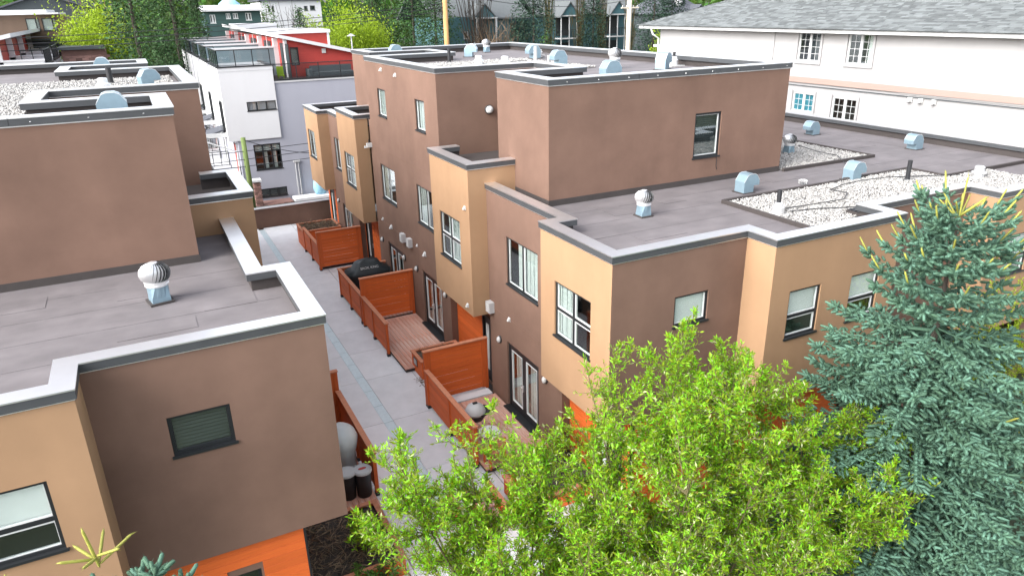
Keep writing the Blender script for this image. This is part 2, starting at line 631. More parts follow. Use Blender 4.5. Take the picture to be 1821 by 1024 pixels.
    ib.ubox(ax, c, u0 - e - .02, u0 - e, r0, r1, z0 - e, z1 + e)
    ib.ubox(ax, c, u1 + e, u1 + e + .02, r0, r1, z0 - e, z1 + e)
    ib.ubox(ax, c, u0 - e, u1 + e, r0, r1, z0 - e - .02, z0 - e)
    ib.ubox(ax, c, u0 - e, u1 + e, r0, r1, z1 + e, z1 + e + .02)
    if sb.v:
        sb.build('sash', sm, part)
    pb.build('pane', GLASS, part)
    if cb.v:
        cb.build('curtain', CYAN if 'cyan' in backs else CURT, part)
    if hb.v:
        hb.build('roller_shade', SHADE, part)
    if bb.v:
        bb.build('blind', BLIND if 'blind' in backs else PBLIND, part)
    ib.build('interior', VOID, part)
    return part


def path_strip(pts, closed, out, inn, z0, z1):
    """mitred boxes along an axis-aligned path; the outside lies to the right of its direction"""
    n = len(pts)
    res = []

    def nrm(a, b):
        dx, dy = b[0] - a[0], b[1] - a[1]
        l = math.hypot(dx, dy)
        return (dy / l, -dx / l)
    segs = n if closed else n - 1
    N = [nrm(pts[i], pts[(i + 1) % n]) for i in range(segs)]

    def off(i, k, dd):
        p = pts[i % n]
        ns = [N[k]]
        if closed or 0 < i < n - 1:
            other = (k - 1) % segs if i == k else (k + 1) % segs
            if abs(N[other][0] * N[k][0] + N[other][1] * N[k][1]) < 0.5:
                ns.append(N[other])
        return (p[0] + dd * sum(q[0] for q in ns), p[1] + dd * sum(q[1] for q in ns))
    for k in range(segs):
        a0, a1 = off(k, k, out), off(k + 1, k, out)
        b0, b1 = off(k, k, -inn), off(k + 1, k, -inn)
        q = [a0, a1, b1, b0]
        b = B()
        b.hexa([(x, y, z0) for x, y in q], [(x, y, z1) for x, y in q])
        res.append(b)
    return res


def coping_run(par, pts, closed, z0, z1, inn):
    """coping in lengths with open joints, top coloured as lit, sides as shaded, and a thin drip edge"""
    for nm, m, o, i, a, e in (('coping', COPE, .045, inn + .006, z1 - .022, z1), ('shaded_coping_side', COPESH, .035, inn, z0, z1 - .023)):
        for s_ in path_strip(pts, closed, o, i, a, e):
            P = [Vector(p) for p in s_.v]
            L_ = (P[1] - P[0]).length
            n = max(1, round(L_ / 3.0))
            g = .004 / L_ if n > 1 else 0
            for k in range(n):
                f0 = k / n + (g if k else 0)
                f1 = (k + 1) / n - (g if k < n - 1 else 0)
                b = B()
                q = lambda j: [tuple(P[j].lerp(P[j + 1], f0)), tuple(P[j].lerp(P[j + 1], f1)), tuple(P[j + 3].lerp(P[j + 2], f1)), tuple(P[j + 3].lerp(P[j + 2], f0))]
                b.hexa(q(0), q(4))
                b.build(nm, m, par)
    for s_ in path_strip(pts, closed, .012, 0, z0 - .022, z0 - .004):
        s_.build('drip_edge', ALUM, par)

# ================================================================== the setting: ground
gb = B()
gb.quad((-500, -60, -0.35), (600, -60, -0.35), (600, 700, -0.35), (-500, 700, -0.35))
g = gb.build('ground', GRASS)
struct(g)
gb = B()
gb.box(-60, 80, 40.05, 45.6, -0.5, -0.05)
struct(gb.build('alley_road', ASPH))
gb = B()
gb.box(-1.8, 3.2, 45.7, 120, -0.5, -0.04)
struct(gb.build('lane_pavement', CONC))
gb = B()
gb.box(25.2, 29.9, 2, 40, -0.5, -0.06)
struct(gb.build('side_road', ASPH))

# ================================================================== the two town house rows
ZC0, ZC1 = 6.38, 6.53          # coping of the lower roofs
ZR = 6.16                      # lower roof
ZU0, ZU1, ZUR = 9.18, 9.33, 9.0
LOWER = [(8.05, 17.5), (8.05, 13.5), (7.52, 13.5), (7.52, 10.68), (10.95, 10.68), (10.95, 9.88), (14.83, 9.88), (14.83, 10.68),
         (18.43, 10.68), (18.43, 9.88), (22.3, 9.88), (22.3, 10.68), (24.9, 10.68), (24.9, 38.3), (7.52, 38.3), (7.52, 35.4),
         (8.05, 35.4), (8.05, 31.4)]
UX, UY = 8.95, 15.62
UPPER = [(UX, UY), (17.0, UY), (17.0, 33.3), (UX, 33.3), (UX, 30.5), (11.4, 30.5), (11.4, 28.2), (8.05, 28.2), (8.05, 20.84),
         (11.4, 20.84), (11.4, 18.5), (UX, 18.5)]


def box_lap_boards(par, ax, c, u0, u1, z0, z1, hgt, m, holes=(), s=-1, name='board'):
    """horizontal boards proud of a wall, each its own part, cut round the openings"""
    n = max(1, round((z1 - z0) / hgt))
    for k in range(n):
        a, e = z0 + (z1 - z0) * k / n + 0.004, z0 + (z1 - z0) * (k + 1) / n - 0.004
        spans = [(u0, u1)]
        for h in holes:
            if h[2] < e and h[3] > a:
                ns = []
                for p, q in spans:
                    if h[0] > p:
                        ns.append((p, min(q, h[0])))
                    if h[1] < q:
                        ns.append((max(p, h[1]), q))
                spans = [x for x in ns if x[1] - x[0] > 0.03]
        for p, q in spans:
            if ax == 'x':
                piece(name, par, c + s * 0.022, c + s * 0.001, p, q, a, e, m)
            else:
                piece(name, par, p, q, c + s * 0.022, c + s * 0.001, a, e, m)


def french_door(par, c, y0, y1, z0=0.15, z1=2.2):
    """double glazed door in the wall x = c, facing -x"""
    b = B()
    D0, D1 = 0.05, 0.12
    b.box(c + D0, c + D1, y0, y0 + .07, z0, z1)
    b.box(c + D0, c + D1, y1 - .07, y1, z0, z1)
    b.box(c + D0, c + D1, y0 + .07, y1 - .07, z1 - .07, z1)
    b.box(c - 0.16, c + D1, y0 - .02, y1 + .02, z0 - 0.10, z0 + .04)
    part = b.build('door_frame', BLACK, par)
    ym = (y0 + y1) / 2
    for a, e in ((y0 + .075, ym - .004), (ym + .004, y1 - .075)):
        b = B()
        zl, zt = z0 + .05, z1 - .075
        b.box(c + .06, c + .11, a, a + .11, zl, zt)
        b.box(c + .06, c + .11, e - .11, e, zl, zt)
        b.box(c + .06, c + .11, a + .11, e - .11, zl, zl + .2)
        b.box(c + .06, c + .11, a + .11, e - .11, zt - .11, zt)
        b.build('door_leaf', BLACK, part)
        b = B()
        aa, ee, l2, t2 = a + .11, e - .11, zl + .2, zt - .11
        for (p, q, r_, s_) in ((aa, aa + .03, l2, t2), (ee - .03, ee, l2, t2), (aa + .03, ee - .03, l2, l2 + .03), (aa + .03, ee - .03, t2 - .03, t2)):
            b.box(c + .052, c + .10, p, q, r_, s_)
        b.build('glazing_bead', WHITE, part)
        b = B()
        b.box(c + .076, c + .082, aa + .03, ee - .03, l2 + .03, t2 - .03)
        b.build('pane', GLASS, part)
        b = B()
        n = 7
        for k in range(n):
            p = aa + (ee - aa) * k / n
            b.box(c + .2 + .02 * (k % 2), c + .212 + .02 * (k % 2), p, p + (ee - aa) / n, zl, zt)
        b.build('curtain', CURT, part)
    b = B()
    b.box(c + .02, c + .06, ym + .03, ym + .06, 1.0, 1.2)
    b.box(c + .0, c + .03, ym + .03, ym + .13, 1.12, 1.145)
    b.build('handle', ALUM, part)
    b = B()
    b.box(c + .6, c + .62, y0, y1, z0, z1)
    b.box(c + .121, c + .6, y0 - .02, y0, z0, z1)
    b.box(c + .121, c + .6, y1, y1 + .02, z0, z1)
    b.box(c + .121, c + .6, y0, y1, z1, z1 + .02)
    b.build('interior', VOID, part)
    return part


def town_row(label):
    t = thing('townhouse_row', label, 'town house row', (16.5, 24.5, 0))
    # ---- stucco walls of the lower block
    B2 = 2.66
    win_bay = [(11.4, 12.87, 4.0, 5.32)]
    w1 = wall(B(), 'x', 7.52, 10.68, 13.5, B2, ZC0, win_bay)
    w1.quad((7.52, 13.5, B2), (8.05, 13.5, B2), (8.05, 13.5, ZC0), (7.52, 13.5, ZC0))
    w1.build('tan_bay_wall', TAN, t)
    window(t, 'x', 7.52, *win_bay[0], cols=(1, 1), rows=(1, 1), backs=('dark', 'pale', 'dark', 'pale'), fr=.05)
    # recessed part of the courtyard front
    hole = [(14.61, 16.33, 3.99, 5.33), (14.6, 16.42, 0.12, 2.22)]
    wall(B(), 'x', 8.05, 13.4, 17.5, -0.1, ZC0, hole).build('courtyard_wall', BROWN, t)
    window(t, 'x', 8.05, *hole[0], cols=(1, 1), backs=('pale', 'half'), fr=.05)
    french_door(t, 8.05, *hole[1][:2])
    # four storey part of the courtyard front
    hs = [(21.5, 23.24, 4.0, 5.36), (25.6, 27.33, 4.0, 5.36), (21.4, 23.2, .12, 2.22), (25.36, 27.16, .12, 2.22)]
    wall(B(), 'x', 8.05, 20.6, 28.4, -0.1, 6.95, hs).build('courtyard_wall', BROWN, t)
    hu = [(21.97, 22.83, 7.25, 8.25), (25.97, 26.93, 7.25, 8.25)]
    wall(B(), 'x', 8.05, 20.84, 28.2, 6.95, ZU0, hu).build('courtyard_wall', BROWN, t)
    for h in hs[:2]:
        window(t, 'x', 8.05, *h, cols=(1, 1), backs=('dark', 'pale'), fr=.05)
    for h in hs[2:]:
        french_door(t, 8.05, *h[:2])
    for h in hu:
        window(t, 'x', 8.05, *h, backs=('pale',), fr=.05)
    hf = [(33.5, 34.7, 3.85, 5.35), (32.6, 34.3, .12, 2.22)]
    wall(B(), 'x', 8.05, 31.4, 35.5, -0.1, ZC0, hf).build('courtyard_wall', BROWN, t)
    window(t, 'x', 8.05, *hf[0], cols=(1, 1), backs=('pale', 'dark'))
    french_door(t, 8.05, *hf[1][:2])
    # control joints in the stucco
    for y0, y1, z in ((13.5, 17.5, 2.95), (20.6, 28.4, 2.95), (20.6, 28.4, 5.97), (31.4, 35.4, 2.95)):
        B().box(8.043, 8.052, y0, y1, z - .012, z + .012).build('control_joint', BROWN, t)
    # the bay at the far end
    wr = [(36.45, 37.9, 4.0, 5.38)]
    w2 = wall(B(), 'x', 7.52, 35.4, 38.3, B2, ZC0, wr)
    w2.quad((7.52, 35.4, B2), (8.05, 35.4, B2), (8.05, 35.4, ZC0), (7.52, 35.4, ZC0))
    w2.build('tan_bay_wall', TAN, t)
    B().quad((7.52, 38.3, B2), (24.9, 38.3, B2), (24.9, 38.3, ZC0), (7.52, 38.3, ZC0)).build('end_wall_face', TAN, t)
    window(t, 'x', 7.52, *wr[0], cols=(1, 1), backs=('pale', 'dark'), fr=.05)
    # the two tan towers
    for y0, y1, hole in ((17.5, 20.35, (18.22, 19.75, 3.95, 5.33)), (28.65, 31.5, (29.25, 30.78, 3.98, 5.36))):
        q = wall(B(), 'x', 7.52, y0, y1, B2, 6.95, [hole])
        near = y0 < 20
        q.quad((7.52, y0, B2), (8.98 if near else 8.06, y0, B2), (8.98 if near else 8.06, y0, 6.95), (7.52, y0, 6.95))
        q.quad((7.52, y1, B2), (8.06 if near else 8.98, y1, B2), (8.06 if near else 8.98, y1, 6.95), (7.52, y1, 6.95))
        q.quad((7.52, y0, B2), (8.3, y0, B2), (8.3, y1, B2), (7.52, y1, B2))
        q.build('tan_tower_wall', TAN, t)
        window(t, 'x', 7.52, *hole, cols=(1, 1), rows=(1, 1), backs=('pale', 'half'), fr=.05)
        pts = [(8.96, y1), (7.52, y1), (7.52, y0), (8.96, y0)] if not near else [(8.42, y1), (7.52, y1), (7.52, y0), (9.02, y0)]
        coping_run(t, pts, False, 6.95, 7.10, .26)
        for s_ in path_strip(pts, False, -.01, .2, 6.6, 6.95):
            s_.build('parapet', MEMBD, t)
        rb = B()
        if near:
            rb.poly([(7.53, 17.52, 6.68), (11.4, 17.52, 6.68), (11.4, 20.84, 6.68), (8.06, 20.84, 6.68), (8.06, 20.34, 6.68), (7.53, 20.34, 6.68)])
        else:
            rb.poly([(7.53, 28.66, 6.68), (8.06, 28.66, 6.68), (8.06, 28.2, 6.68), (11.4, 28.2, 6.68), (11.4, 31.49, 6.68), (7.53, 31.49, 6.68)])
        rb.build('tower_roof', MEMBD, t)
    # ---- front towards the trees
    fw = [(9.1, 10.0, 4.68, 5.36)]
    wall(B(), 'y', 10.68, 7.52, 10.95, B2, ZC0, fw).build('front_wall', BROWN, t)
    fb = [(17.2, 17.75, 5.3, 5.85)]
    wall(B(), 'y', 10.68, 14.83, 18.43, 0, ZC0, fb).build('front_wall', BROWN, t)
    wall(B(), 'y', 10.68, 22.3, 24.9, 0, ZC0).build('front_wall', BROWN, t)
    B().quad((24.9, 10.68, 0), (24.9, 38.3, 0), (24.9, 38.3, ZC0), (24.9, 10.68, ZC0)).build('east_wall', BROWN, t)
    if MIR:
        window(t, 'y', 10.68, *fw[0], backs=('blind',), sm=BLACK, fr=.05)
    else:
        window(t, 'y', 10.68, *fw[0], backs=('shade',), fr=.05)
    window(t, 'y', 10.68, *fb[0], backs=('pale',))
    ft = [(11.5, 12.44, 4.18, 5.29), (13.38, 14.32, 4.18, 5.29)]
    fq = [(19.25, 20.2, 4.18, 5.29), (20.9, 21.85, 4.18, 5.29)]
    for xa, xb, hh in ((10.95, 14.83, ft), (18.43, 22.3, fq)):
        q = wall(B(), 'y', 9.88, xa, xb, B2, ZC0, hh)
        for a in (xa, xb):
            q.quad((a, 9.88, B2), (a, 10.68, B2), (a, 10.68, ZC0), (a, 9.88, ZC0))
        q.quad((xa, 9.88, B2), (xb, 9.88, B2), (xb, 10.75, B2), (xa, 10.75, B2))
        q.build('tan_bay_wall', TAN, t)
    for h in ft:
        window(t, 'y', 9.88, *h, rows=(0.78, 1), backs=('dark', 'shade'), fr=.05)
    for h in fq:
        window(t, 'y', 9.88, *h, rows=(0.78, 1), backs=('dark', 'slat'), fr=.05)
    # soffit under the jutting corner and the entrances below it
    B().quad((7.52, 10.68, B2), (11.0, 10.68, B2), (11.0, 13.5, B2), (7.52, 13.5, B2)).build('soffit', BROWN, t)
    B().quad((7.52, 35.4, B2), (8.3, 35.4, B2), (8.3, 38.3, B2), (7.52, 38.3, B2)).build('soffit', BROWN, t)
    for ya, yb, dr in ((10.9, 13.4, (11.2, 12.15)), (17.5, 20.6, (17.6, 18.55)), (28.4, 31.4, (30.3, 31.25)), (35.5, 38.2, (36.9, 37.85))):
        hole = [(dr[0], dr[1], 0.02, 2.15)]
        wall(B(), 'x', 8.30, ya, yb, -0.1, B2, hole, depth=.1).build('entry_wall', BROWN, t)
        box_lap_boards(t, 'x', 8.30, ya, yb, 0.05, B2 - .01, .15, WOOD, [(dr[0] - .06, dr[1] + .06, 0, 2.2)])
        for yy in (ya, yb):
            if yy > 11 and yy < 38:
                B().quad((8.05, yy, -.1), (8.30, yy, -.1), (8.30, yy, B2), (8.05, yy, B2)).build('entry_return', BROWN, t)
        b = B()
        b.box(8.285, 8.36, dr[0] - .06, dr[0], 0, 2.2)
        b.box(8.285, 8.36, dr[1], dr[1] + .06, 0, 2.2)
        b.box(8.285, 8.36, dr[0], dr[1], 2.15, 2.2)
        dp = b.build('entry_door', BLACK, t)
        b = B()
        b.box(8.33, 8.37, dr[0], dr[1], 0.02, 2.15)
        b.build('leaf', BLACK, dp)
        b = B()
        b.box(8.315, 8.329, dr[0] + .62, dr[0] + .80, .4, 1.95)
        b.build('glazed_strip', CURT, dp)
        b = B()
        b.box(8.29, 8.33, dr[0] + .08, dr[0] + .11, .95, 1.15)
        b.build('handle', ALUM, dp)
    hole = [(9.08, 9.58, 1.15, 2.03)]
    wall(B(), 'y', 10.80, 8.30, 16.0, -0.3, B2 + .02, hole).build('ground_floor_wall', BROWN, t)
    box_lap_boards(t, 'y', 10.80, 8.30, 11.0, -0.2, B2 - .01, .16, WOOD, [(9.04, 9.62, 1.11, 2.07)])
    box_lap_boards(t, 'y', 10.80, 11.0, 14.8, -0.2, B2 - .01, .16, WOOD)
    window(t, 'y', 10.80, *hole[0], backs=('dark',), sm=BLACK)
    q = B()
    q.box(8.262, 8.30, 10.766, 10.80, -.2, B2)
    q.build('corner_trim', BLACK, t)
    # ---- lower coping, parapets and roofs
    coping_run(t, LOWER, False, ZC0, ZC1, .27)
    for s_ in path_strip(LOWER, False, -.01, .20, ZR - .1, ZC0):
        s_.build('parapet', MEMBD, t)
    q = B()
    q.poly([(x_, y_, ZR) for x_, y_ in [(8.1, 17.5), (8.1, 13.45), (7.6, 13.45), (7.6, 10.76), (11.02, 10.76), (11.02, 9.96), (14.76, 9.96), (14.76, 10.76),
            (18.5, 10.76), (18.5, 9.96), (22.2, 9.96), (22.2, 10.76), (24.8, 10.76), (24.8, 38.2), (17.0, 38.2), (17.0, 17.5)]])
    q.build('lower_roof', MEMB, t)
    q = B()
    q.poly([(x_, y_, ZR) for x_, y_ in [(17.0, 33.0), (17.0, 38.2), (7.6, 38.2), (7.6, 35.45), (8.1, 35.45), (8.1, 33.0)]])
    q.build('lower_roof', MEMB, t)
    # welded seams of the roofing sheets
    for y in (11.7, 12.72, 13.74, 14.76):
        B().box(8.3 if y > 13 else 7.85, 24.6, y - .02, y + .02, ZR + .001, ZR + .005).build('roofing_seam', MEMB, t)
    for x in (18.4, 20.1, 21.8, 23.4):
        B().box(x - .02, x + .02, 15.2, 37.5, ZR + .001, ZR + .006).build('roofing_seam', MEMB, t)
    for x, y, wx, wy in ((8.7, 13.0, .45, .3), (10.2, 14.5, .3, .5), (9.9, 12.3, .6, .25), (12.0, 14.6, .35, .3), (16.2, 14.9, .5, .3), (19.2, 20.9, .4, .5), (22.4, 17.2, .5, .4)):
        B().box(x - wx, x + wx, y - wy, y + wy, ZR + .0015, ZR + .0075).build('membrane_patch', MEMB, t)
    # ---- the upper block
    hu = [(13.6, 14.54, 6.9, 8.14)]
    for k in range(len(UPPER)):
        a, e = UPPER[k], UPPER[(k + 1) % len(UPPER)]
        if a[0] == 8.05 and e[0] == 8.05:
            continue
        q = B()
        if k == 0:
            wall(q, 'y', UY, UX, 17.0, ZR - .05, ZU0, [] if MIR else hu)
        elif a[0] == e[0]:
            wall(q, 'x', a[0], min(a[1], e[1]), max(a[1], e[1]), ZR - .05, ZU0)
        else:
            wall(q, 'y', a[1], min(a[0], e[0]), max(a[0], e[0]), ZR - .05, ZU0)
        q.build('upper_wall', BROWN, t)
    if not MIR:
        wp = window(t, 'y', UY, *hu[0], backs=('blind',), fr=.06, sashw=.03)
        b = B()
        b.tube([(14.45, UY - .02, 6.88), (14.47, UY - .02, 6.75), (14.46, UY - .025, 6.62), (14.50, UY - .02, 6.5)], .008, 5)
        b.build('cable_stub', PLAST, t)
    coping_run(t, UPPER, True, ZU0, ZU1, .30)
    for s_ in path_strip(UPPER, True, -.01, .22, ZUR - .1, ZU0):
        s_.build('parapet', MEMBD, t)
    q = B()
    q.poly([(x_, y_, ZUR) for x_, y_ in [(UX + .05, UY + .05), (16.95, UY + .05), (16.95, 33.25), (UX + .05, 33.25), (UX + .05, 30.55), (11.45, 30.55), (11.45, 28.15),
            (8.1, 28.15), (8.1, 20.89), (11.45, 20.89), (11.45, 18.45), (UX + .05, 18.45)]])
    q.build('upper_roof', MEMB, t)
    # black flashing at the foot of the upper block
    B().box(UX - .014, 17.0, UY - .014, UY - .001, ZR, ZR + .16).build('base_flashing', MEMBD, t)
    B().box(UX - .014, UX - .001, UY, 17.48, ZR, ZR + .16).build('base_flashing', MEMBD, t)
    B().box(17.001, 17.014, UY, 33, ZR, ZR + .16).build('base_flashing', MEMBD, t)
    # screws in the upper coping
    q = B()
    for k in range(9):
        x = UX + .5 + k * .92
        q.lathe([(.016, -.004), (.012, .004)], 6, (x, UY - .038, ZU0 + .06))
    stuff(q.build('screw', ALUM, t))
    return t


right_row = town_row('brown and tan stucco town house row with flat roofs right of the courtyard')
MIR = True
left_row = town_row('brown and tan stucco town house row with flat roofs left of the courtyard')
MIR = False

# ================================================================== courtyard paving
cy = B()
cy.box(-1.3, 10.8, 10.9, 40, -0.6, -0.06)
court = struct(cy.build('courtyard_paving', MEMBD))
ys = [9.4, 12.0, 14.85, 17.52, 20.22, 22.25, 24.1, 26.2, 28.4, 30.9, 33.6, 36.5, 39.75]
for a, e in zip(ys[:-1], ys[1:]):
    for x0, x1 in ((3.4, 4.60), (4.88, 6.35)):
        piece('slab', court, x0, x1, a + .007, e - .007, -0.058, 0.0 - .004 * random.random(), CONC)
    for x0, x1 in ((1.5, 3.38), (6.37, 8.03)):
        piece('slab', court, x0, x1, a + .012, e - .012, -0.058, -0.006, CONC)
n = 0
y = 9.5
while y < 39.5:
    piece('drain_grate', court, 4.604, 4.876, y + .008, y + 0.992, -0.055, -0.008, DRAIN)
    y += 1.0

# ================================================================== fences, screens, decks
def low_fence(label, x, y0, y1, n, group, side=-1, z1=1.2):
    t = thing('low_fence', label, 'fence', (x, (y0 + y1) / 2, 0), group)
    for k in range(n):
        y = y0 + (y1 - y0) * k / (n - 1)
        piece('post', t, x - .045, x + .045, y - .045, y + .045, 0.10, z1, WOODY)
        piece('post_foot', t, x - .055, x + .055, y - .055, y + .055, 0.0, 0.10, BLACK)
        if k:
            ya = y0 + (y1 - y0) * (k - 1) / (n - 1) + .05
            for j in range(6):
                zb = 0.14 + (z1 - .16) / 6 * j
                piece('board', t, x - .012, x + .012, ya, y - .05, zb + .005, zb + (z1 - .16) / 6 - .005, WOOD)
    piece('cap_rail', t, x - .07, x + .07, y0 - .07, y1 + .07, z1, z1 + .035, RAILW)
    return t


def screen(label, y, group, x0=6.05, x1=8.02, z0=.10, z1=1.78):
    t = thing('privacy_screen', label, 'privacy screen', ((x0 + x1) / 2, y, 0), group)
    piece('post', t, x0 - .05, x0 + .05, y - .05, y + .05, 0.05, z1, WOODY)
    piece('post_foot', t, x0 - .055, x0 + .055, y - .055, y + .055, 0.0, 0.05, BLACK)
    piece('post', t, x1 - .09, x1, y - .05, y + .05, 0.12, z1, WOODY)
    n = 11
    for k in range(n):
        a = z0 + .06 + (z1 - z0 - .08) * k / n
        e = z0 + .06 + (z1 - z0 - .08) * (k + 1) / n
        piece('board', t, x0 + .052, x1 - .092, y - .012 + .007 * (k % 2), y + .012 + .007 * (k % 2), a + .0055, e - .0055, WOOD)
    piece('side_trim', t, x0 + .05, x0 + .16, y - .035, y - .018, z0 + .06, z1 - .02, WOODY)
    piece('side_trim', t, x1 - .20, x1 - .092, y - .035, y - .018, z0 + .06, z1 - .02, WOODY)
    piece('cap_rail', t, x0 - .07, x1 + .01, y - .07, y + .07, z1, z1 + .035, RAILW)
    return t


def deck(label, x0, x1, y0, y1, group, z=.15):
    t = thing('wooden_deck', label, 'deck', ((x0 + x1) / 2, (y0 + y1) / 2, 0), group)
    n = round((x1 - x0) / .142)
    for k in range(n):
        a = x0 + (x1 - x0) * k / n
        e = x0 + (x1 - x0) * (k + 1) / n
        piece('board', t, a + .004, e - .004, y0 + .012 * random.random(), y1, z - .035, z - .004 * random.random(), DECK)
    b = B()
    b.box(x0 + .03, x1, y0 + .03, y1 - .02, .0, z - .04)
    b.build('joists', MEMBD, t)
    return t


gF, gS, gD = 'low orange fences along the courtyard', 'tall orange privacy screens', 'wooden patio decks'
low_fence('short low orange fence in front of the farthest patio', 6.05, 31.38, 34.4, 3, gF)
low_fence('long low orange fence of four panels beside the covered black grill', 6.05, 21.5, 27.66, 5, gF)
low_fence('low orange fence beside the bistro table and kettle grill', 6.05, 14.3, 17.66, 3, gF)
screen('chipped orange privacy screen at the farthest patio, right behind the two panel fence', 31.3, gS)
screen('orange privacy screen right of the covered black grill', 24.3, gS, z0=.2, z1=1.88)
screen('orange privacy screen with a pale split board beside the narrow planter', 17.76, gS)
t = thing('fence_return', 'low faded rail closing the far end of the black grill patio', 'fence', (7, 27.7, 0))
for x in (6.15, 7.0, 7.95):
    piece('post', t, x - .045, x + .045, 27.65, 27.74, .1, 1.2, WOODY)
for j in range(6):
    piece('board', t, 6.2, 7.9, 27.68, 27.704, .14 + .175 * j, .31 + .175 * j, WOOD)
piece('cap_rail', t, 6.13, 8.02, 27.63, 27.77, 1.2, 1.235, RAILW)
deck('weathered pinkish deck with worn grey boards between screen and narrow planter', 6.14, 8.02, 20.04, 24.22, gD)
deck('shaded deck under the covered black grill', 6.14, 8.02, 24.4, 27.6, gD)
deck('reddish deck with grey worn boards under the bistro table', 6.14, 8.02, 13.9, 17.25, gD)
deck('dark deck of the farthest patio behind the chipped screen', 6.14, 8.02, 31.4, 34.3, gD)
b = B()
b.cbox(6.14, 7.95, 17.3, 17.62, 0.0, 0.17, .01)
tag(b.build('stone_kerb', CONC), 'grey concrete strip at the foot of the screen behind the bistro patio', 'kerb')
MIR = True
low_fence('low orange fence on the left side of the courtyard hiding the bins', 6.05, 14.45, 17.7, 3, gF)
screen('orange privacy screen mostly hidden behind the left building corner', 17.85, gS)
deck('weathered deck with dark gaps beside the bins on the left', 6.14, 8.02, 13.75, 17.25, gD)
MIR = False


def planter(label, x0, x1, y0, y1, z, group='wooden planter boxes', plaque=False):
    t = thing('planter_box', label, 'planter', ((x0 + x1) / 2, (y0 + y1) / 2, 0), group)
    n = max(2, round(z / .14))
    for k in range(n):
        a, e = z * k / n, z * (k + 1) / n - .005
        piece('board', t, x0, x0 + .04, y0, y1, a, e, WOOD)
        piece('board', t, x1 - .04, x1, y0, y1, a, e, WOOD)
        piece('board', t, x0 + .041, x1 - .041, y0, y0 + .04, a, e, WOOD)
        piece('board', t, x0 + .041, x1 - .041, y1 - .04, y1, a, e, WOOD)
    for (a, c, d_, e) in ((x0 - .03, x0 + .09, y0 - .03, y1 + .03), (x1 - .09, x1 + .03, y0 - .03, y1 + .03),
                          (x0 + .092, x1 - .092, y0 - .03, y0 + .09), (x0 + .092, x1 - .092, y1 - .09, y1 + .03)):
        piece('cap_rail', t, a, c, d_, e, z, z + .03, RAILW)
    # uneven earth
    bb = B()
    nx, ny = 14, 9
    g0 = len(bb.v)
    for i in range(nx + 1):
        for j in range(ny + 1):
            bb.v.append((x0 + .05 + (x1 - x0 - .1) * i / nx, y0 + .05 + (y1 - y0 - .1) * j / ny, z - .07 + random.uniform(-.03, .05)))
    for i in range(nx):
        for j in range(ny):
            q = g0 + i * (ny + 1) + j
            bb.f.append((q, q + ny + 1, q + ny + 2, q + 1))
    bb.build('earth', SOIL, t)
    if plaque:
        ym = (y0 + y1) / 2 + .1
        b = B()
        b.box(x0 - .02, x0 - .001, ym - .16, ym + .16, z * .45, z * .85)
        pq = b.build('plaque_frame', BLACK, t)
        b = B()
        b.box(x0 - .026, x0 - .021, ym - .12, ym + .12, z * .5, z * .8)
        b.build('plaque', GREYP, pq)
    return t


def litter(parent, x0, x1, y0, y1, z, n, m=None, L=.12):
    """dead stalks lying about"""
    P = np.c_[rng.uniform(x0, x1, n), rng.uniform(y0, y1, n), rng.uniform(z, z + .08, n)]
    D = np.c_[rng.normal(size=(n, 2)), rng.normal(0, .25, n)]
    V, Fq = scatter(LEAF_V, LEAF_F, P, D, rng.uniform(.4, 1.6, n) * L, rng.uniform(.008, .03, n))
    return stuff(link('dead_stalks', npmesh('dead_stalks', V, Fq, m or DRYT), parent))


p1 = planter('narrow dark planter with dead plants and a small plaque beside the screen', 6.47, 8.0, 19.35, 20.28, .62, plaque=True)
litter(p1, 6.25, 6.75, 18.95, 19.5, 0.0, 90)
litter(p1, 6.55, 7.95, 19.45, 20.2, .58, 500)
p2 = planter('planter heaped with pale dry stalks at the far end of the courtyard', 6.05, 7.9, 34.6, 36.2, .95)
litter(p2, 6.1, 7.85, 34.65, 36.1, .92, 900, L=.3)
p3 = planter('planter with green shrub at the near end of the bistro deck', 6.6, 8.6, 11.9, 13.75, .42)
MIR = True
p4 = planter('planter with dry grass and shrub below the left building corner', 6.3, 8.2, 11.6, 13.7, .42)
MIR = False
litter(p4, 1.45, 3.1, 11.8, 13.5, .40, 900, L=.22)
# earth bed under the overhang of the left row
bb = B()
nx, ny = 26, 16
for i in range(nx + 1):
    for j in range(ny + 1):
        bb.v.append((-1.4 + 3.0 * i / nx, 9.2 + 2.6 * j / ny + (2.0 if False else 0), .03 + random.uniform(-.04, .05)))
for i in range(nx):
    for j in range(ny):
        q = i * (ny + 1) + j
        bb.f.append((q, q + ny + 1, q + ny + 2, q + 1))
struct(bb.build('earth_bed', SOIL))
bb = B()
for i in range(nx + 1):
    for j in range(ny + 1):
        bb.v.append((1.24 + 1.8 * i / nx, 11.0 + 3.0 * j / ny, .05 + random.uniform(-.03, .05)))
for i in range(nx):
    for j in range(ny):
        q = i * (ny + 1) + j
        bb.f.append((q, q + ny + 1, q + ny + 2, q + 1))
struct(bb.build('earth_bed', SOIL))
# low wall across the end of the courtyard
t = thing('end_wall', 'low dark brown stucco wall closing the far end of the courtyard', 'wall', (6.5, 39.9, 0))
b = B()
b.box(1.4, 8.6, 39.8, 39.98, -.1, 1.06)
b.build('wall_body', BROWN, t)
b = B()
b.cbox(1.4, 8.62, 39.76, 40.02, 1.06, 1.11, .01)
b.build('coping', COPE, t)

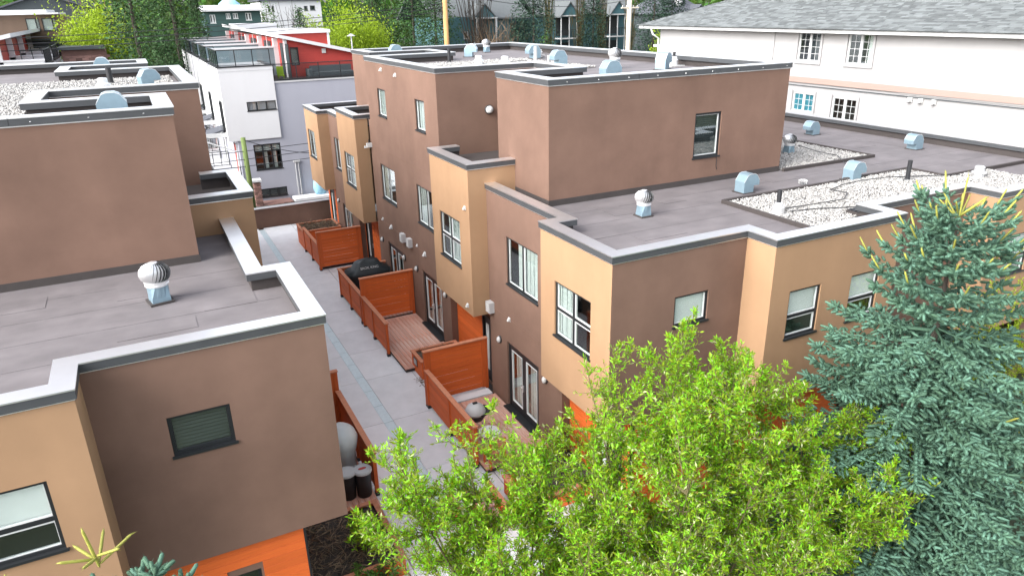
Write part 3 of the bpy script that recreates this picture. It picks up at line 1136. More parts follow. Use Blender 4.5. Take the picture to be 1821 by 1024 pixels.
# wooden steps under the leaves
t = thing('wooden_steps', 'orange wooden steps with pale rails glimpsed under the green leaves', 'steps', (5.5, 12.4, 0))
for x in (4.75, 5.2, 5.75, 6.2):
    piece('side_rail', t, x - .06, x + .06, 11.7, 13.0, .5, .56, RAILW)
    piece('side_board', t, x - .03, x + .03, 11.75, 12.95, .08, .5, WOOD)
for k in range(4):
    piece('tread', t, 5.26, 5.69, 11.8 + .28 * k, 12.06 + .28 * k, .1 + .1 * k, .14 + .1 * k, DECK)


# ================================================================== small things in the courtyard
# covered black grill
t = thing('covered_grill', 'black fabric covered grill behind the long orange fence', 'grill', (7.0, 26.85, .15))
prof = [(.52, 0), (.56, .18), (.60, .55), (.78, .80), (.80, .92), (.55, 1.02), (.42, 1.20), (.30, 1.25), (.01, 1.26)]
nn = 40
bb = B()
for r_, z in prof:
    for j in range(nn):
        an = 2 * math.pi * j / nn
        ca, sa = math.cos(an), math.sin(an)
        ex = 2.0 / 4.2
        x = math.copysign(abs(ca) ** ex, ca) * r_ * 1.12
        y = math.copysign(abs(sa) ** ex, sa) * r_ * .62
        fold = 1 + .035 * math.sin(an * 9 + z * 3) * (1.2 - z) + random.uniform(-.008, .008)
        bb.v.append((7.0 + x * fold, 26.85 + y * fold, .15 + z * 1.24 + .012 * math.sin(5 * an)))
for k in range(len(prof) - 1):
    for j in range(nn):
        a, c = k * nn + j, k * nn + (j + 1) % nn
        bb.f.append((a, c, c + nn, a + nn))
bb.f.append(tuple((len(prof) - 1) * nn + j for j in range(nn)))
bb.build('fabric_cover', COVER, t, smooth=True)
cu = bpy.data.curves.new('lettering', 'FONT')
cu.body = 'BROIL KING'
cu.size = .135
cu.extrude = .002
cu.align_x = 'CENTER'
tmp = bpy.data.objects.new('lettering', cu)
COL.objects.link(tmp)
dg = bpy.context.evaluated_depsgraph_get()
me = bpy.data.meshes.new_from_object(tmp.evaluated_get(dg))
bpy.data.objects.remove(tmp)
me.materials.clear()
me.materials.append(WPLAST)
o = link('lettering', me, t)
o.rotation_euler = (R(66), 0, 0)
o.location = o.location + Vector((7.0, 26.475, 1.43))
# kettle grill
t = thing('kettle_grill', 'round kettle grill with shiny lid on the bistro patio', 'grill', (6.55, 15.4, .15))
B().lathe([(.02, .50), (.20, .54), (.27, .66), (.285, .74)], 20, (6.55, 15.4, .15)).build('bowl', PLAST, t, True)
B().lathe([(.29, .74), (.285, .79), (.22, .93), (.10, 1.0), (.01, 1.01)], 20, (6.55, 15.4, .15)).build('lid', GREYP, t, True)
B().box(6.49, 6.61, 15.37, 15.43, 1.16, 1.20).build('lid_handle', PLAST, t)
for an in (90, 210, 330):
    c_, s_ = math.cos(R(an)), math.sin(R(an))
    B().tube([(6.55 + .14 * c_, 15.4 + .14 * s_, .70), (6.55 + .3 * c_, 15.4 + .3 * s_, .15)], .014).build('leg', ALUM, t)
B().lathe([(.31, .74), (.315, .77), (.30, .78)], 20, (6.66, 15.42, .15)).build('dark_rim_disc', PLAST, t)  # flat black disc set off centre at the lid rim
# bistro table
t = thing('bistro_table', 'small round white bistro table on the reddish deck', 'table', (6.5, 14.4, .15))
B().lathe([(.27, .70), (.285, .71), (.285, .73), (.27, .74)], 28, (6.5, 14.4, .15)).build('table_top', WPLAST, t)
for an in (45, 135, 225, 315):
    c_, s_ = math.cos(R(an)), math.sin(R(an))
    B().tube([(6.5 + .07 * c_, 14.4 + .07 * s_, .85), (6.5 + .05 * c_, 14.4 + .05 * s_, .5), (6.5 + .24 * c_, 14.4 + .24 * s_, .15)], .012).build('leg', PLAST, t)
# wooden chair beside it
t = thing('garden_chair', 'brown wooden garden chair beside the bistro table', 'chair', (6.45, 13.85 + .25, .15))
for k in range(4):
    piece('slat', t, 6.22, 6.68, 13.85 + .1 * k, 13.94 + .1 * k, .56, .585, RAILW)
for x in (6.24, 6.64):
    for y in (13.87, 14.21):
        piece('leg', t, x - .02, x + .02, y - .02, y + .02, .15, .56, WOODY)
    piece('leg', t, x - .02, x + .02, 13.80, 13.84, .15, 1.0, WOODY)
for k in range(3):
    piece('back_slat', t, 6.24, 6.66, 13.80, 13.82, .72 + .1 * k, .79 + .1 * k, RAILW)
# pale covered grill and bins on the left
t = thing('covered_grill', 'pale grey covered grill behind the low fence on the left', 'grill', (3.0, 15.55, .15))
bb = B()
prof = [(.30, 0), (.34, .3), (.33, .6), (.42, .85), (.44, 1.0), (.38, 1.16), (.24, 1.27), (.02, 1.30)]
for r_, z in prof:
    for j in range(nn):
        an = 2 * math.pi * j / nn
        fold = 1 + .06 * math.sin(an * 7 + 2 * z) * (1.3 - z) + random.uniform(-.01, .01)
        bb.v.append((3.0 + r_ * fold * .85 * math.cos(an), 15.55 + r_ * fold * 1.15 * math.sin(an), .15 + z))
for k in range(len(prof) - 1):
    for j in range(nn):
        a, c = k * nn + j, k * nn + (j + 1) % nn
        bb.f.append((a, c, c + nn, a + nn))
bb.f.append(tuple((len(prof) - 1) * nn + j for j in range(nn)))
bb.build('fabric_cover', COVERW, t, smooth=True)
for (x, y, lab, red) in ((3.16, 14.42, 'dark round bin with a red mark on its grey lid', True), (2.8, 14.5, 'dark round bin with plain grey lid against the left wall', False)):
    t = thing('round_bin', lab, 'bin', (x, y, .15), 'round bins behind the left fence')
    B().lathe([(.17, 0), (.20, .62), (.215, .66)], 22, (x, y, .15)).build('bin_body', PLAST, t, True)
    lid = B().lathe([(.225, .66), (.225, .70), (.20, .725), (.01, .73)], 22, (x, y, .15)).build('lid', GREYP, t)
    if red:
        B().lathe([(.10, .731), (.10, .735)], 16, (x, y, .15), sy=.45).build('red_mark', RED, lid)
t = thing('cardboard_box', 'open pale box standing behind the bins on the left', 'box', (3.2, 14.85, .15))
b = B()
for (a, c, d_, e) in ((3.05, 3.35, 14.7, 14.72), (3.05, 3.35, 14.98, 15.0), (3.05, 3.07, 14.72, 14.98), (3.33, 3.35, 14.72, 14.98)):
    b.box(a, c, d_, e, .15, .62)
b.build('box_sides', COVERW, t)
b = B()
b.box(3.07, 3.33, 14.72, 14.98, .15, .18)
b.build('box_floor', COVERW, t)

# ================================================================== wall fittings
gL = 'oval wall lamps on the right row'


def wall_lamp(x, y, z, label, sx=-1, ax='x'):
    t = thing('wall_lamp', label, 'wall lamp', (x, y, z), gL, local=True)
    b = B()
    ring = [(.085, 0), (.09, .02), (.07, .035)]
    dome = [(.075, .036), (.072, .07), (.055, .10), (.025, .118), (.003, .122)]
    for nm, pr, m in (('base_plate', ring, PLAST), ('globe', dome, WPLAST)):
        q = B()
        q.lathe(pr, 18)
        if ax == 'x':
            q.v = [(-c, 1.0 * b_, 1.35 * a) for a, b_, c in q.v]
        else:
            q.v = [(a, -c, 1.0 * b_) for a, b_, c in q.v]
        if nm == 'globe' and ax == 'x':
            o = q.build(nm, m, t, True)
        else:
            o = q.build(nm, m, t, True)
    return t


wall_lamp(8.05, 27.83, 2.11, 'oval white lamp at the far side of the french doors behind the black grill')
wall_lamp(8.05, 25.10, 2.12, 'oval white lamp near side of the french doors behind the black grill')
wall_lamp(8.05, 23.74, 2.10, 'oval white lamp left of the french doors of the weathered deck')
wall_lamp(8.05, 20.95, 2.05, 'oval white lamp tucked under the tan tower at the weathered deck')
wall_lamp(8.05, 16.85, 2.10, 'oval white lamp left of the french doors of the bistro patio')
wall_lamp(8.05, 14.2, 2.06, 'oval white lamp half under the jutting near corner')
l = wall_lamp(9.77, 20.84, 7.99, 'round white lamp alone on the brown wall high above the tower roof', ax='y')
l.scale = (1.6, 1.6, 1.6)
wall_lamp(8.05, 34.9, 2.2, 'oval white lamp beside the farthest patio doors')


def wall_hood(x, y, z, label, s=1.0):
    t = thing('vent_hood', label, 'wall vent', (x, y, z), 'small white vent hoods on the right row', local=True)
    q = B()
    s *= .72
    q.hexa([(-.001, -.09 * s, -.09 * s), (-.001, .09 * s, -.09 * s), (-.001, .09 * s, .09 * s), (-.001, -.09 * s, .09 * s)],
           [(-.15 * s, -.075 * s, -.08 * s), (-.15 * s, .075 * s, -.08 * s), (-.07 * s, .075 * s, .07 * s), (-.07 * s, -.075 * s, .07 * s)])
    q.build('hood', WPLAST, t)
    q = B()
    q.box(-.012, -.002, -.115 * s, .115 * s, -.115 * s, .115 * s)
    q.build('flange', WPLAST, t)
    return t


for y, z, lab, s_ in ((27.57, 3.05, 'small white vent hood, farthest of the row under the upper windows', .7), (26.5, 2.98, 'white vent hood above the far french doors', 1),
                      (22.78, 2.94, 'white vent hood above the lamp left of the weathered deck doors', 1),
                      (25.29, 3.02, 'tiny white vent left of the two grey meter boxes', .6), (23.56, 3.04, 'tiny white vent right of the two grey meter boxes', .6),
                      (16.23, 2.96, 'small square white vent above the bistro patio doors', .7)):
    wall_hood(8.05, y, z, lab, s_)
wall_hood(7.52, 17.86, 2.9, 'small white vent at the bottom corner of the near tan tower', .75)
wall_hood(7.52, 17.77, 5.84, 'small round white vent high on the near tan tower', .7)
wall_hood(8.05, 26.2, 8.95, 'white vent left of its pair below the top roof edge', .8)
wall_hood(8.05, 24.6, 8.87, 'white vent right of its pair below the top roof edge', .8)
for y, z, lab in ((24.97, 2.97, 'grey meter box, left of the pair above the doors'), (24.22, 2.98, 'grey meter box, right of the pair above the doors'),
                  (17.32, 2.96, 'grey meter box beside the near tan tower')):
    t = thing('meter_box', lab, 'meter box', (8.05, y, z), 'grey boxes on the courtyard wall', local=True)
    q = B()
    q.box(-.16, -.001, -.13, .13, -.17, .15)
    q.build('case', GREYP, t)
    q = B()
    for k in range(5):
        q.box(-.175, -.161, -.10, .10, -.13 + .05 * k, -.105 + .05 * k)
    q.build('louvre', WPLAST, t)
t = thing('security_camera', 'white camera bracket on the corner beside the far tan tower', 'camera', (8.05, 28.3, 5.95), local=True)
q = B()
q.box(-.2, -.001, -.07, .07, -.1, .06)
q.box(-.30, -.2, -.04, .04, -.12, -.04)
q.build('case', WPLAST, t)
q = B()
q.tube([(-.1, 0, .06), (-.1, 0, .2)], .02)
q.build('bracket', PLAST, t)

# ================================================================== roof fittings
def turbine(loc, label, s=1.0, rz=0.0):
    t = thing('turbine_vent', label, 'roof vent', loc, 'turbine roof vents', local=True, rz=rz)
    q = B()
    q.box(-.19, .19, -.19, .19, 0, .035)
    q.build('roof_flange', MEMBD, t)
    q = B()
    lo = [(-.145, -.145), (.145, -.145), (.145, .145), (-.145, .145)]
    q.hexa([(x, y, .035) for x, y in lo], [(x, y, .10) for x, y in lo])
    n = 16
    ring = []
    i0 = len(q.v)
    for k in range(n):
        an = -3 * math.pi / 4 + 2 * math.pi * k / n
        c_, s_ = math.cos(an), math.sin(an)
        m_ = max(abs(c_), abs(s_))
        q.v.append((.142 * c_ / m_, .142 * s_ / m_, .10))
    for k in range(n):
        an = -3 * math.pi / 4 + 2 * math.pi * k / n
        q.v.append((.17 * math.cos(an), .17 * math.sin(an), .32))
    for k in range(n):
        q.f.append((i0 + k, i0 + (k + 1) % n, i0 + n + (k + 1) % n, i0 + n + k))
    q.build('duct', GALV, t)
    q = B()
    q.lathe([(.178, .30), (.19, .31), (.19, .335), (.178, .345), (.178, .36), (.195, .37), (.195, .39)], 22)
    q.build('collar', ALUM, t)
    q = B()
    q.lathe([(.15, .39), (.19, .44), (.205, .52), (.18, .60), (.10, .66), (.02, .675)], 20)
    q.build('core', BLACK, t, True)
    q = B()
    nb = 24
    prof = [(.19, .385), (.232, .44), (.25, .51), (.235, .58), (.18, .645), (.10, .682), (.012, .692)]
    for k in range(nb):
        i0 = len(q.v)
        for j, (r_, z) in enumerate(prof):
            a0 = 2 * math.pi * k / nb + .10 * j
            w_ = 2 * math.pi / nb * .86
            q.v.append((r_ * math.cos(a0), r_ * math.sin(a0), z))
            q.v.append(((r_ - .03) * math.cos(a0 + w_) if r_ > .05 else r_ * math.cos(a0 + w_), (r_ - .03) * math.sin(a0 + w_) if r_ > .05 else r_ * math.sin(a0 + w_), z))
        for j in range(len(prof) - 1):
            q.f.append((i0 + 2 * j, i0 + 2 * j + 1, i0 + 2 * j + 3, i0 + 2 * j + 2))
    q.build('fins', ALUM, t, True)
    q = B()
    q.lathe([(.075, .688), (.07, .70), (.01, .705)], 18)
    q.build('cap', ALUM, t, True)
    t.scale = (s * .93,) * 3
    return t


def gooseneck(loc, label, flip=False, rz=0.0, s=1.0):
    t = thing('exhaust_hood', label, 'roof vent', loc, 'galvanised exhaust hoods on the roofs', local=True, rz=rz)
    sg = -1 if flip else 1
    prof = [(0, 0), (0, .34), (.13, .53), (.22, .56), (.38, .56), (.47, .52), (.58, .36), (.58, .22), (.37, .22), (.37, 0)]
    prof = [(sg * (x - .2), z) for x, z in prof]
    q = B()
    q.prism_y(prof, -.19, .19)
    q.build('hood', GALV, t)
    q = B()
    q.box(sg * .175, sg * .365, -.17, .17, .212, .219)
    q.build('opening', BLACK, t)
    q = B()
    q.box(-.26 if sg > 0 else -.22, .22 if sg > 0 else .26, -.24, .24, 0, .025)
    q.build('roof_flange', MEMBD, t)
    q = B()
    for k in (1, 2, 3, 4, 5):
        (x0, z0), (x1, z1) = prof[k], prof[k + 1]
        for y in (-.192, .184):
            q.hexa([(x0, y, z0 - .004), (x0, y + .008, z0 - .004), (x1, y + .008, z1 - .004), (x1, y, z1 - .004)],
                   [(x0, y, z0 + .010), (x0, y + .008, z0 + .010), (x1, y + .008, z1 + .010), (x1, y, z1 + .010)])
    q.build('seam', ALUM, t)
    t.scale = (s * .92,) * 3
    return t


def stack(loc, label, h=.55, r=.055, collar=True, m=None):
    t = thing('vent_pipe', label, 'vent pipe', loc, 'plastic vent pipes on the roofs', local=True)
    m = m or PLAST
    B().lathe([(r, 0), (r, h), (r * .8, h), (r * .8, h - .03)], 14).build('pipe', m, t)
    if collar:
        q = B()
        q.box(-.3, .3, -.22, .22, 0, .03)
        q.build('roof_flange', WPLAST, t)
        B().lathe([(.15, .03), (.14, .16), (.145, .17), (.145, .20), (.11, .22), (.095, .30), (r + .01, .32)], 16).build('collar', ALUM, t)
    else:
        B().lathe([(r + .05, 0), (r + .04, .05), (r + .005, .09)], 14).build('collar', m, t)
    return t


def capvent(loc, label, s=1.0):
    t = thing('capped_vent', label, 'roof vent', loc, 'white capped roof vents', local=True)
    q = B()
    q.box(-.28, .28, -.22, .22, 0, .025)
    q.build('roof_flange', WPLAST, t)
    B().lathe([(.15, .025), (.14, .14), (.15, .15), (.19, .16), (.19, .20), (.13, .23), (.13, .33), (.11, .36), (.02, .37)], 18).build('cap', ALUM, t)
    t.scale = (s, s, s)
    return t


turbine((10.5, 13.69, ZR), 'shiny turbine vent alone on the nearest roof of the right row')
turbine((19.3, 17.4, ZR), 'turbine vent in the gravel behind the right upper block')
turbine((-.28, 13.6, ZR), 'large turbine vent on the lower roof of the left row', 1.15, .2)
turbine((14.3, 20.56, ZUR), 'turbine vent on the upper roof of the right row')
turbine((14.9, 31.8, ZUR), 'far turbine vent standing by the back edge of the upper roof', .9)
gooseneck((14.25, 14.2, ZR), 'galvanised exhaust hood at the foot of the upper block wall, mouth to the right')
gooseneck((17.86, 13.7, ZR), 'galvanised exhaust hood at the edge of the gravel on the near roof')
gooseneck((22.9, 19.6, ZR), 'galvanised exhaust hood with mouth to the left, farther of two on the dark roof', True)
gooseneck((23.4, 15.7, ZR), 'galvanised exhaust hood with mouth to the left, nearer of two on the dark roof', True)
gooseneck((11.95, 17.5, ZUR), 'exhaust hood peeking over the front parapet of the upper right block')
gooseneck((13.6, 22.9, ZUR), 'exhaust hood with mouth to the left behind the turbine on the upper roof', True)
gooseneck((15.2, 19.2, ZUR), 'boxy exhaust hood beside the thin dark pipe on the upper roof', rz=.5)
gooseneck((14.6, 26.6, ZUR), 'exhaust hood behind the white pipe on the upper roof', True)
gooseneck((13.0, 29.5, ZUR), 'exhaust hood near the back corner of the upper roof', rz=-.6)
gooseneck((10.4, 31.8, ZUR), 'exhaust hood peeking over the farthest parapet of the right row')
gooseneck((-.55, 17.0, ZUR), 'exhaust hood rising between the two near parapets of the left row', False, 0, 1.05)
gooseneck((.35, 24.0, ZUR), 'exhaust hood in the gravel of the left upper roof', False, .3)
gooseneck((-1.0, 31.9, ZUR), 'exhaust hood over the farthest parapet of the left row')
stack((13.3, 12.1, ZR), 'black pipe in a big white collar at the gravel corner', .62)
stack((18.95, 12.75, ZR), 'plain dark pipe standing in the near gravel', .6, .06, False)
stack((16.3, 20.0, ZUR), 'thin dark pipe with white foot near the right edge of the upper roof', .45, .05)
stack((10.8, 26.4, ZUR), 'dark pipe in the upper gravel of the right row', .55, .06, False)
stack((13.2, 24.0, ZUR), 'tall white pipe on the upper roof of the right row', .62, .06, False, WPLAST)
stack((13.35, 23.3, ZUR), 'short white pipe beside the tall white one', .33, .045, False, WPLAST)
stack((-.6, 25.8, ZUR), 'dark square pipe between parapets of the left upper roof', .5, .08, False)
stack((-1.6, 22.7, ZUR), 'short dark pipe in the gravel of the left upper roof', .22, .06, False)
capvent((20.9, 11.95, ZR), 'white capped vent behind the top of the spruce')
capvent((11.2, 24.6, ZUR), 'white capped vent in the upper gravel, left of two')
capvent((11.75, 23.6, ZUR), 'white capped vent in the upper gravel, right of two')
capvent((-.75, 23.6, ZUR), 'white capped vent in the gravel of the left upper roof')
capvent((15.9, 28.5, ZUR), 'small white dome vent near the back edge of the upper roof', .6)
t = thing('drain_basket', 'small grey roof drain basket beside the gravel edge', 'roof drain', (16.3, 14.05, ZR), local=True)
q = B()
q.lathe([(.12, 0), (.12, .012)], 16)
q.build('ring', PLAST, t)
q = B()
for k in range(12):
    an = 2 * math.pi * k / 12
    c_, s_ = math.cos(an), math.sin(an)
    q.tube([(.11 * c_, .11 * s_, .012), (.115 * c_, .115 * s_, .10), (.05 * c_, .05 * s_, .13)], .012, 4)
q.build('basket', GREYP, t)
t = thing('roof_hatch_box', 'dark slatted box at the gravel edge of the near tan bay', 'box', (15.2, 11.05, ZR), local=True)
q = B()
q.box(-.5, .5, -.25, .25, 0, .12)
q.build('box_sides', MEMBD, t)
q = B()
for k in range(4):
    q.box(-.48, .48, -.22 + .12 * k, -.14 + .12 * k, .12, .145)
q.build('slat', PLAST, t)


# gravel beds: real stones over a dark bed
def gravel(name, polyg, z, n, label=None):
    b = B()
    b.poly([(x, y, z + .012) for x, y in polyg])
    bed = b.mesh(name, BED)
    xs = [p[0] for p in polyg]
    ys_ = [p[1] for p in polyg]
    pts = []
    m_ = len(polyg)

    def inside(x, y):
        r_ = False
        for i in range(m_):
            x1, y1 = polyg[i]
            x2, y2 = polyg[(i + 1) % m_]
            if (y1 > y) != (y2 > y) and x < (x2 - x1) * (y - y1) / (y2 - y1) + x1:
                r_ = not r_
        return r_
    while len(pts) < n:
        x, y = random.uniform(min(xs), max(xs)), random.uniform(min(ys_), max(ys_))
        if inside(x, y):
            pts.append((x, y, z + random.uniform(.025, .06)))
    P = np.array(pts)
    D = rng.normal(size=P.shape)
    tv = [(1, 0, -.2), (.3, .95, -.1), (-.8, .6, .1), (-.8, -.6, 0), (.3, -.95, .1), (.1, 0, .9), (0, .1, -.9)]
    tf = [(0, 1, 5), (1, 2, 5), (2, 3, 5), (3, 4, 5), (4, 0, 5), (1, 0, 6), (2, 1, 6), (3, 2, 6), (4, 3, 6), (0, 4, 6)]
    r_ = rng.uniform(.016, .040, n)
    V, Fq = scatter(tv, tf, P, D, r_ * .85, r_, th=r_ * rng.uniform(.6, 1, n))
    me = npmesh(name, V, Fq, STONE)
    o = link(name, me)
    stuff(o)
    o['label'] = label
    bo = link('gravel_underlay', bed)
    struct(bo)
    return o


G1 = [(13.0, 12.0), (13.0, 13.55), (20.2, 13.75), (20.2, 12.55), (22.1, 12.4), (22.1, 10.2), (18.72, 10.2), (18.72, 10.98), (14.5, 10.98), (14.5, 10.2), (13.0, 10.2)]
gravel('gravel_bed', G1, ZR, 16500, 'pale gravel on the near roof of the right row')
gravel('gravel_bed', [(17.1, 15.6), (21.0, 15.5), (21.0, 19.6), (17.1, 19.6)], ZR, 8500, 'pale gravel behind the right upper block')
gravel('gravel_bed', [(8.4, 21.2), (14.0, 21.2), (14.0, 26.6), (8.4, 26.6)], ZUR, 8500, 'pale gravel on the upper roof of the right row')
gravel('gravel_bed', [(-6.5, 21.95), (1.1, 21.95), (1.1, 27.6), (-6.5, 27.6)], ZUR, 11000, 'pale gravel on the upper roof of the left row')
gravel('gravel_bed', [(-6.5, 18.2), (-2.2, 18.2), (-2.2, 21.9), (-6.5, 21.9)], ZUR, 6000, 'pale gravel beside the front parapet of the left row')
t = thing('gravel_edging', 'dark edging strips round the gravel on the right row roofs', 'edging', (17, 13, ZR))
for i, (a, e, c, d_) in enumerate(((12.92, 13.0, 10.2, 13.63), (13.0, 17.5, 13.56, 13.65), (17.5, 20.2, 13.62, 13.72), (20.2, 20.28, 12.5, 13.72), (20.28, 24.6, 12.44, 12.52),
                                  (17.05, 21.1, 15.45, 15.54), (21.0, 21.09, 15.54, 19.7), (17.05, 21.0, 19.62, 19.7))):
    q = B()
    q.cbox(a, e, c, d_, ZR, ZR + .10, .01)
    q.build('strip', MEMBD, t)
MIR = True
MIR = False


def cable(pts, label, group=None):
    o = B().tube(pts, .012, 5).build('cable', PLAST)
    tag(o, label, 'cable', group)


cable([(13.6, 12.25, 6.24), (14.6, 12.15, 6.25), (15.6, 12.1, 6.25), (16.2, 12.5, 6.25), (16.1, 12.95, 6.25), (16.9, 13.2, 6.25), (17.7, 13.25, 6.25), (18.6, 13.15, 6.25),
       (19.4, 12.8, 6.25), (20.6, 12.3, 6.25)], 'long dark cable winding over the near gravel', 'loose cables on the roofs')
cable([(13.6, 12.0, 6.24), (14.3, 11.8, 6.25), (15.2, 11.45, 6.25), (15.6, 11.2, 6.25)], 'short dark cable from the white collar to the slatted box', 'loose cables on the roofs')
cable([(19.5, 17.2, 6.45), (19.9, 16.7, 6.28), (20.0, 16.0, 6.25), (19.4, 15.2, 6.2), (18.6, 14.4, 6.19), (18.2, 13.95, 6.3)], 'dark cable from the gravel turbine to the exhaust hood', 'loose cables on the roofs')
cable([(12.2, 24.6, 9.1), (13.5, 25.0, 9.06), (15.0, 26.5, 9.05), (15.7, 28.2, 9.05), (16.4, 29.5, 9.1)], 'thin cable lying across the upper roof', 'loose cables on the roofs')

# ================================================================== the white and grey row across the alley
def lap_wall(b, ax, c, u0, u1, z0, z1, e=.15, s=-1, top=None):
    """lapped boards as real geometry; top(u) gives a sloping upper end"""
    n = max(1, int(round((z1 - z0) / e)))
    for k in range(n):
        a = z0 + (z1 - z0) * k / n
        t = z0 + (z1 - z0) * (k + 1) / n
        pts = [(u0, a), (u1, a), (u1, t), (u0, t)]
        if top:
            sl_, h0 = (top(u1) - top(u0)) / (u1 - u0), top(u0)
            ua = u0 + (a - h0) / sl_ if sl_ else u1        # where the sloping edge meets the board
            ut = u0 + (t - h0) / sl_ if sl_ else u1
            if ua <= u0:
                continue
            if ut < u1:
                ue = min(u1, ua)
                pts = [(u0, a), (ue, a)] + ([(u1, top(u1))] if ua > u1 else []) + ([(ut, t), (u0, t)] if ut > u0 else [(u0, h0)])
        ue = pts[1][0]
        o_ = lambda z: c + s * .02 * (t - z) / (t - a)
        if ax == 'y':
            b.poly([(u, o_(z), z) for u, z in pts])
            b.quad((u0, c + s * .02, a), (u0, c, a), (ue, c, a), (ue, c + s * .02, a))
        else:
            b.poly([(o_(z), u, z) for u, z in pts])
            b.quad((c + s * .02, u0, a), (c, u0, a), (c, ue, a), (c + s * .02, ue, a))
    return b


def railing(par, pts, z0, z1, step, gl=True):
    b, gq = B(), B()
    for (x0, y0), (x1, y1) in zip(pts[:-1], pts[1:]):
        L_ = math.hypot(x1 - x0, y1 - y0)
        n = max(1, round(L_ / step))
        for k in range(n + 1):
            x, y = x0 + (x1 - x0) * k / n, y0 + (y1 - y0) * k / n
            b.box(x - .025, x + .025, y - .025, y + .025, z0, z1 - .03)
        dx, dy = (.0, .03) if abs(x1 - x0) > abs(y1 - y0) else (.03, 0)
        b.box(min(x0, x1) - dx, max(x0, x1) + dx, min(y0, y1) - dy, max(y0, y1) + dy, z1 - .03, z1 + .015)
        b.box(min(x0, x1) - dx, max(x0, x1) + dx, min(y0, y1) - dy, max(y0, y1) + dy, z0 + .03, z0 + .06)
        if gl:
            gq.box(min(x0, x1) - dx * .15, max(x0, x1) + dx * .15, min(y0, y1) - dy * .15, max(y0, y1) + dy * .15, z0 + .06, z1 - .03)
    o = b.build('railing', BLACK, par)
    if gl:
        gq.build('glass_panel', RAILG, o)
    return o


t = thing('white_townhouse_row', 'white and grey stucco row with red rooftop storeys across the alley', 'town house row', (9, 60, 0))
hs = [(5.77, 7.36, 1.92, 3.47), (5.82, 7.42, .2, .74)]
q = wall(B(), 'y', 46.0, 4.95, 17.0, -.3, 7.0, hs)
q.quad((17.0, 46, -.3), (17, 76, -.3), (17, 76, 7), (17, 46, 7))
q.build('grey_wall', GSTUC, t)
window(t, 'y', 46.0, *hs[0], cols=(1, 1, 1), rows=(2.6, 1), backs=('dark', 'half', 'half', 'pale', 'pale', 'pale'), sashw=0, fr=.07)
window(t, 'y', 46.0, *hs[1], cols=(1, 1, 1), backs=('dark',), sashw=0, fr=.07)
wl = B()
for k in range(5):
    ya = 45.9 + 6.1 * k
    hole = [(ya + .4, ya + 1.3, 4.5, 6.1)]
    wall(wl, 'x', 4.42, ya, ya + 4.4, 3.8, 8.0, hole)
    window(t, 'x', 4.30, *hole[0], backs=('dark',), sashw=0, fr=.09)
    if k == 0:
        hw = [(5.75, 7.43, 5.48, 6.01)]
        wall(wl, 'y', ya, 4.42, 7.48, 3.8, 8.0, hw)
        window(t, 'y', ya, *hw[0], cols=(1, 1, 1), backs=('pale',), sashw=0, fr=.05)
    else:
        wl.quad((4.42, ya, 3.8), (7.48, ya, 3.8), (7.48, ya, 8), (4.42, ya, 8))
    wl.quad((7.48, ya, 3.8), (7.48, ya + 4.4, 3.8), (7.48, ya + 4.4, 8), (7.48, ya, 8))
    wl.quad((4.42, ya + 4.4, 3.8), (7.48, ya + 4.4, 3.8), (7.48, ya + 4.4, 8), (4.42, ya + 4.4, 8))
    wl.quad((4.42, ya, 3.8), (7.48, ya, 3.8), (7.48, ya + 4.4, 3.8), (4.42, ya + 4.4, 3.8))
wl.build('white_bay_wall', WSTUC, t)
q = wall(B(), 'x', 4.95, 46.0, 76.0, -.3, 7.9)
q.build('entry_front_wall', GSTUC, t)
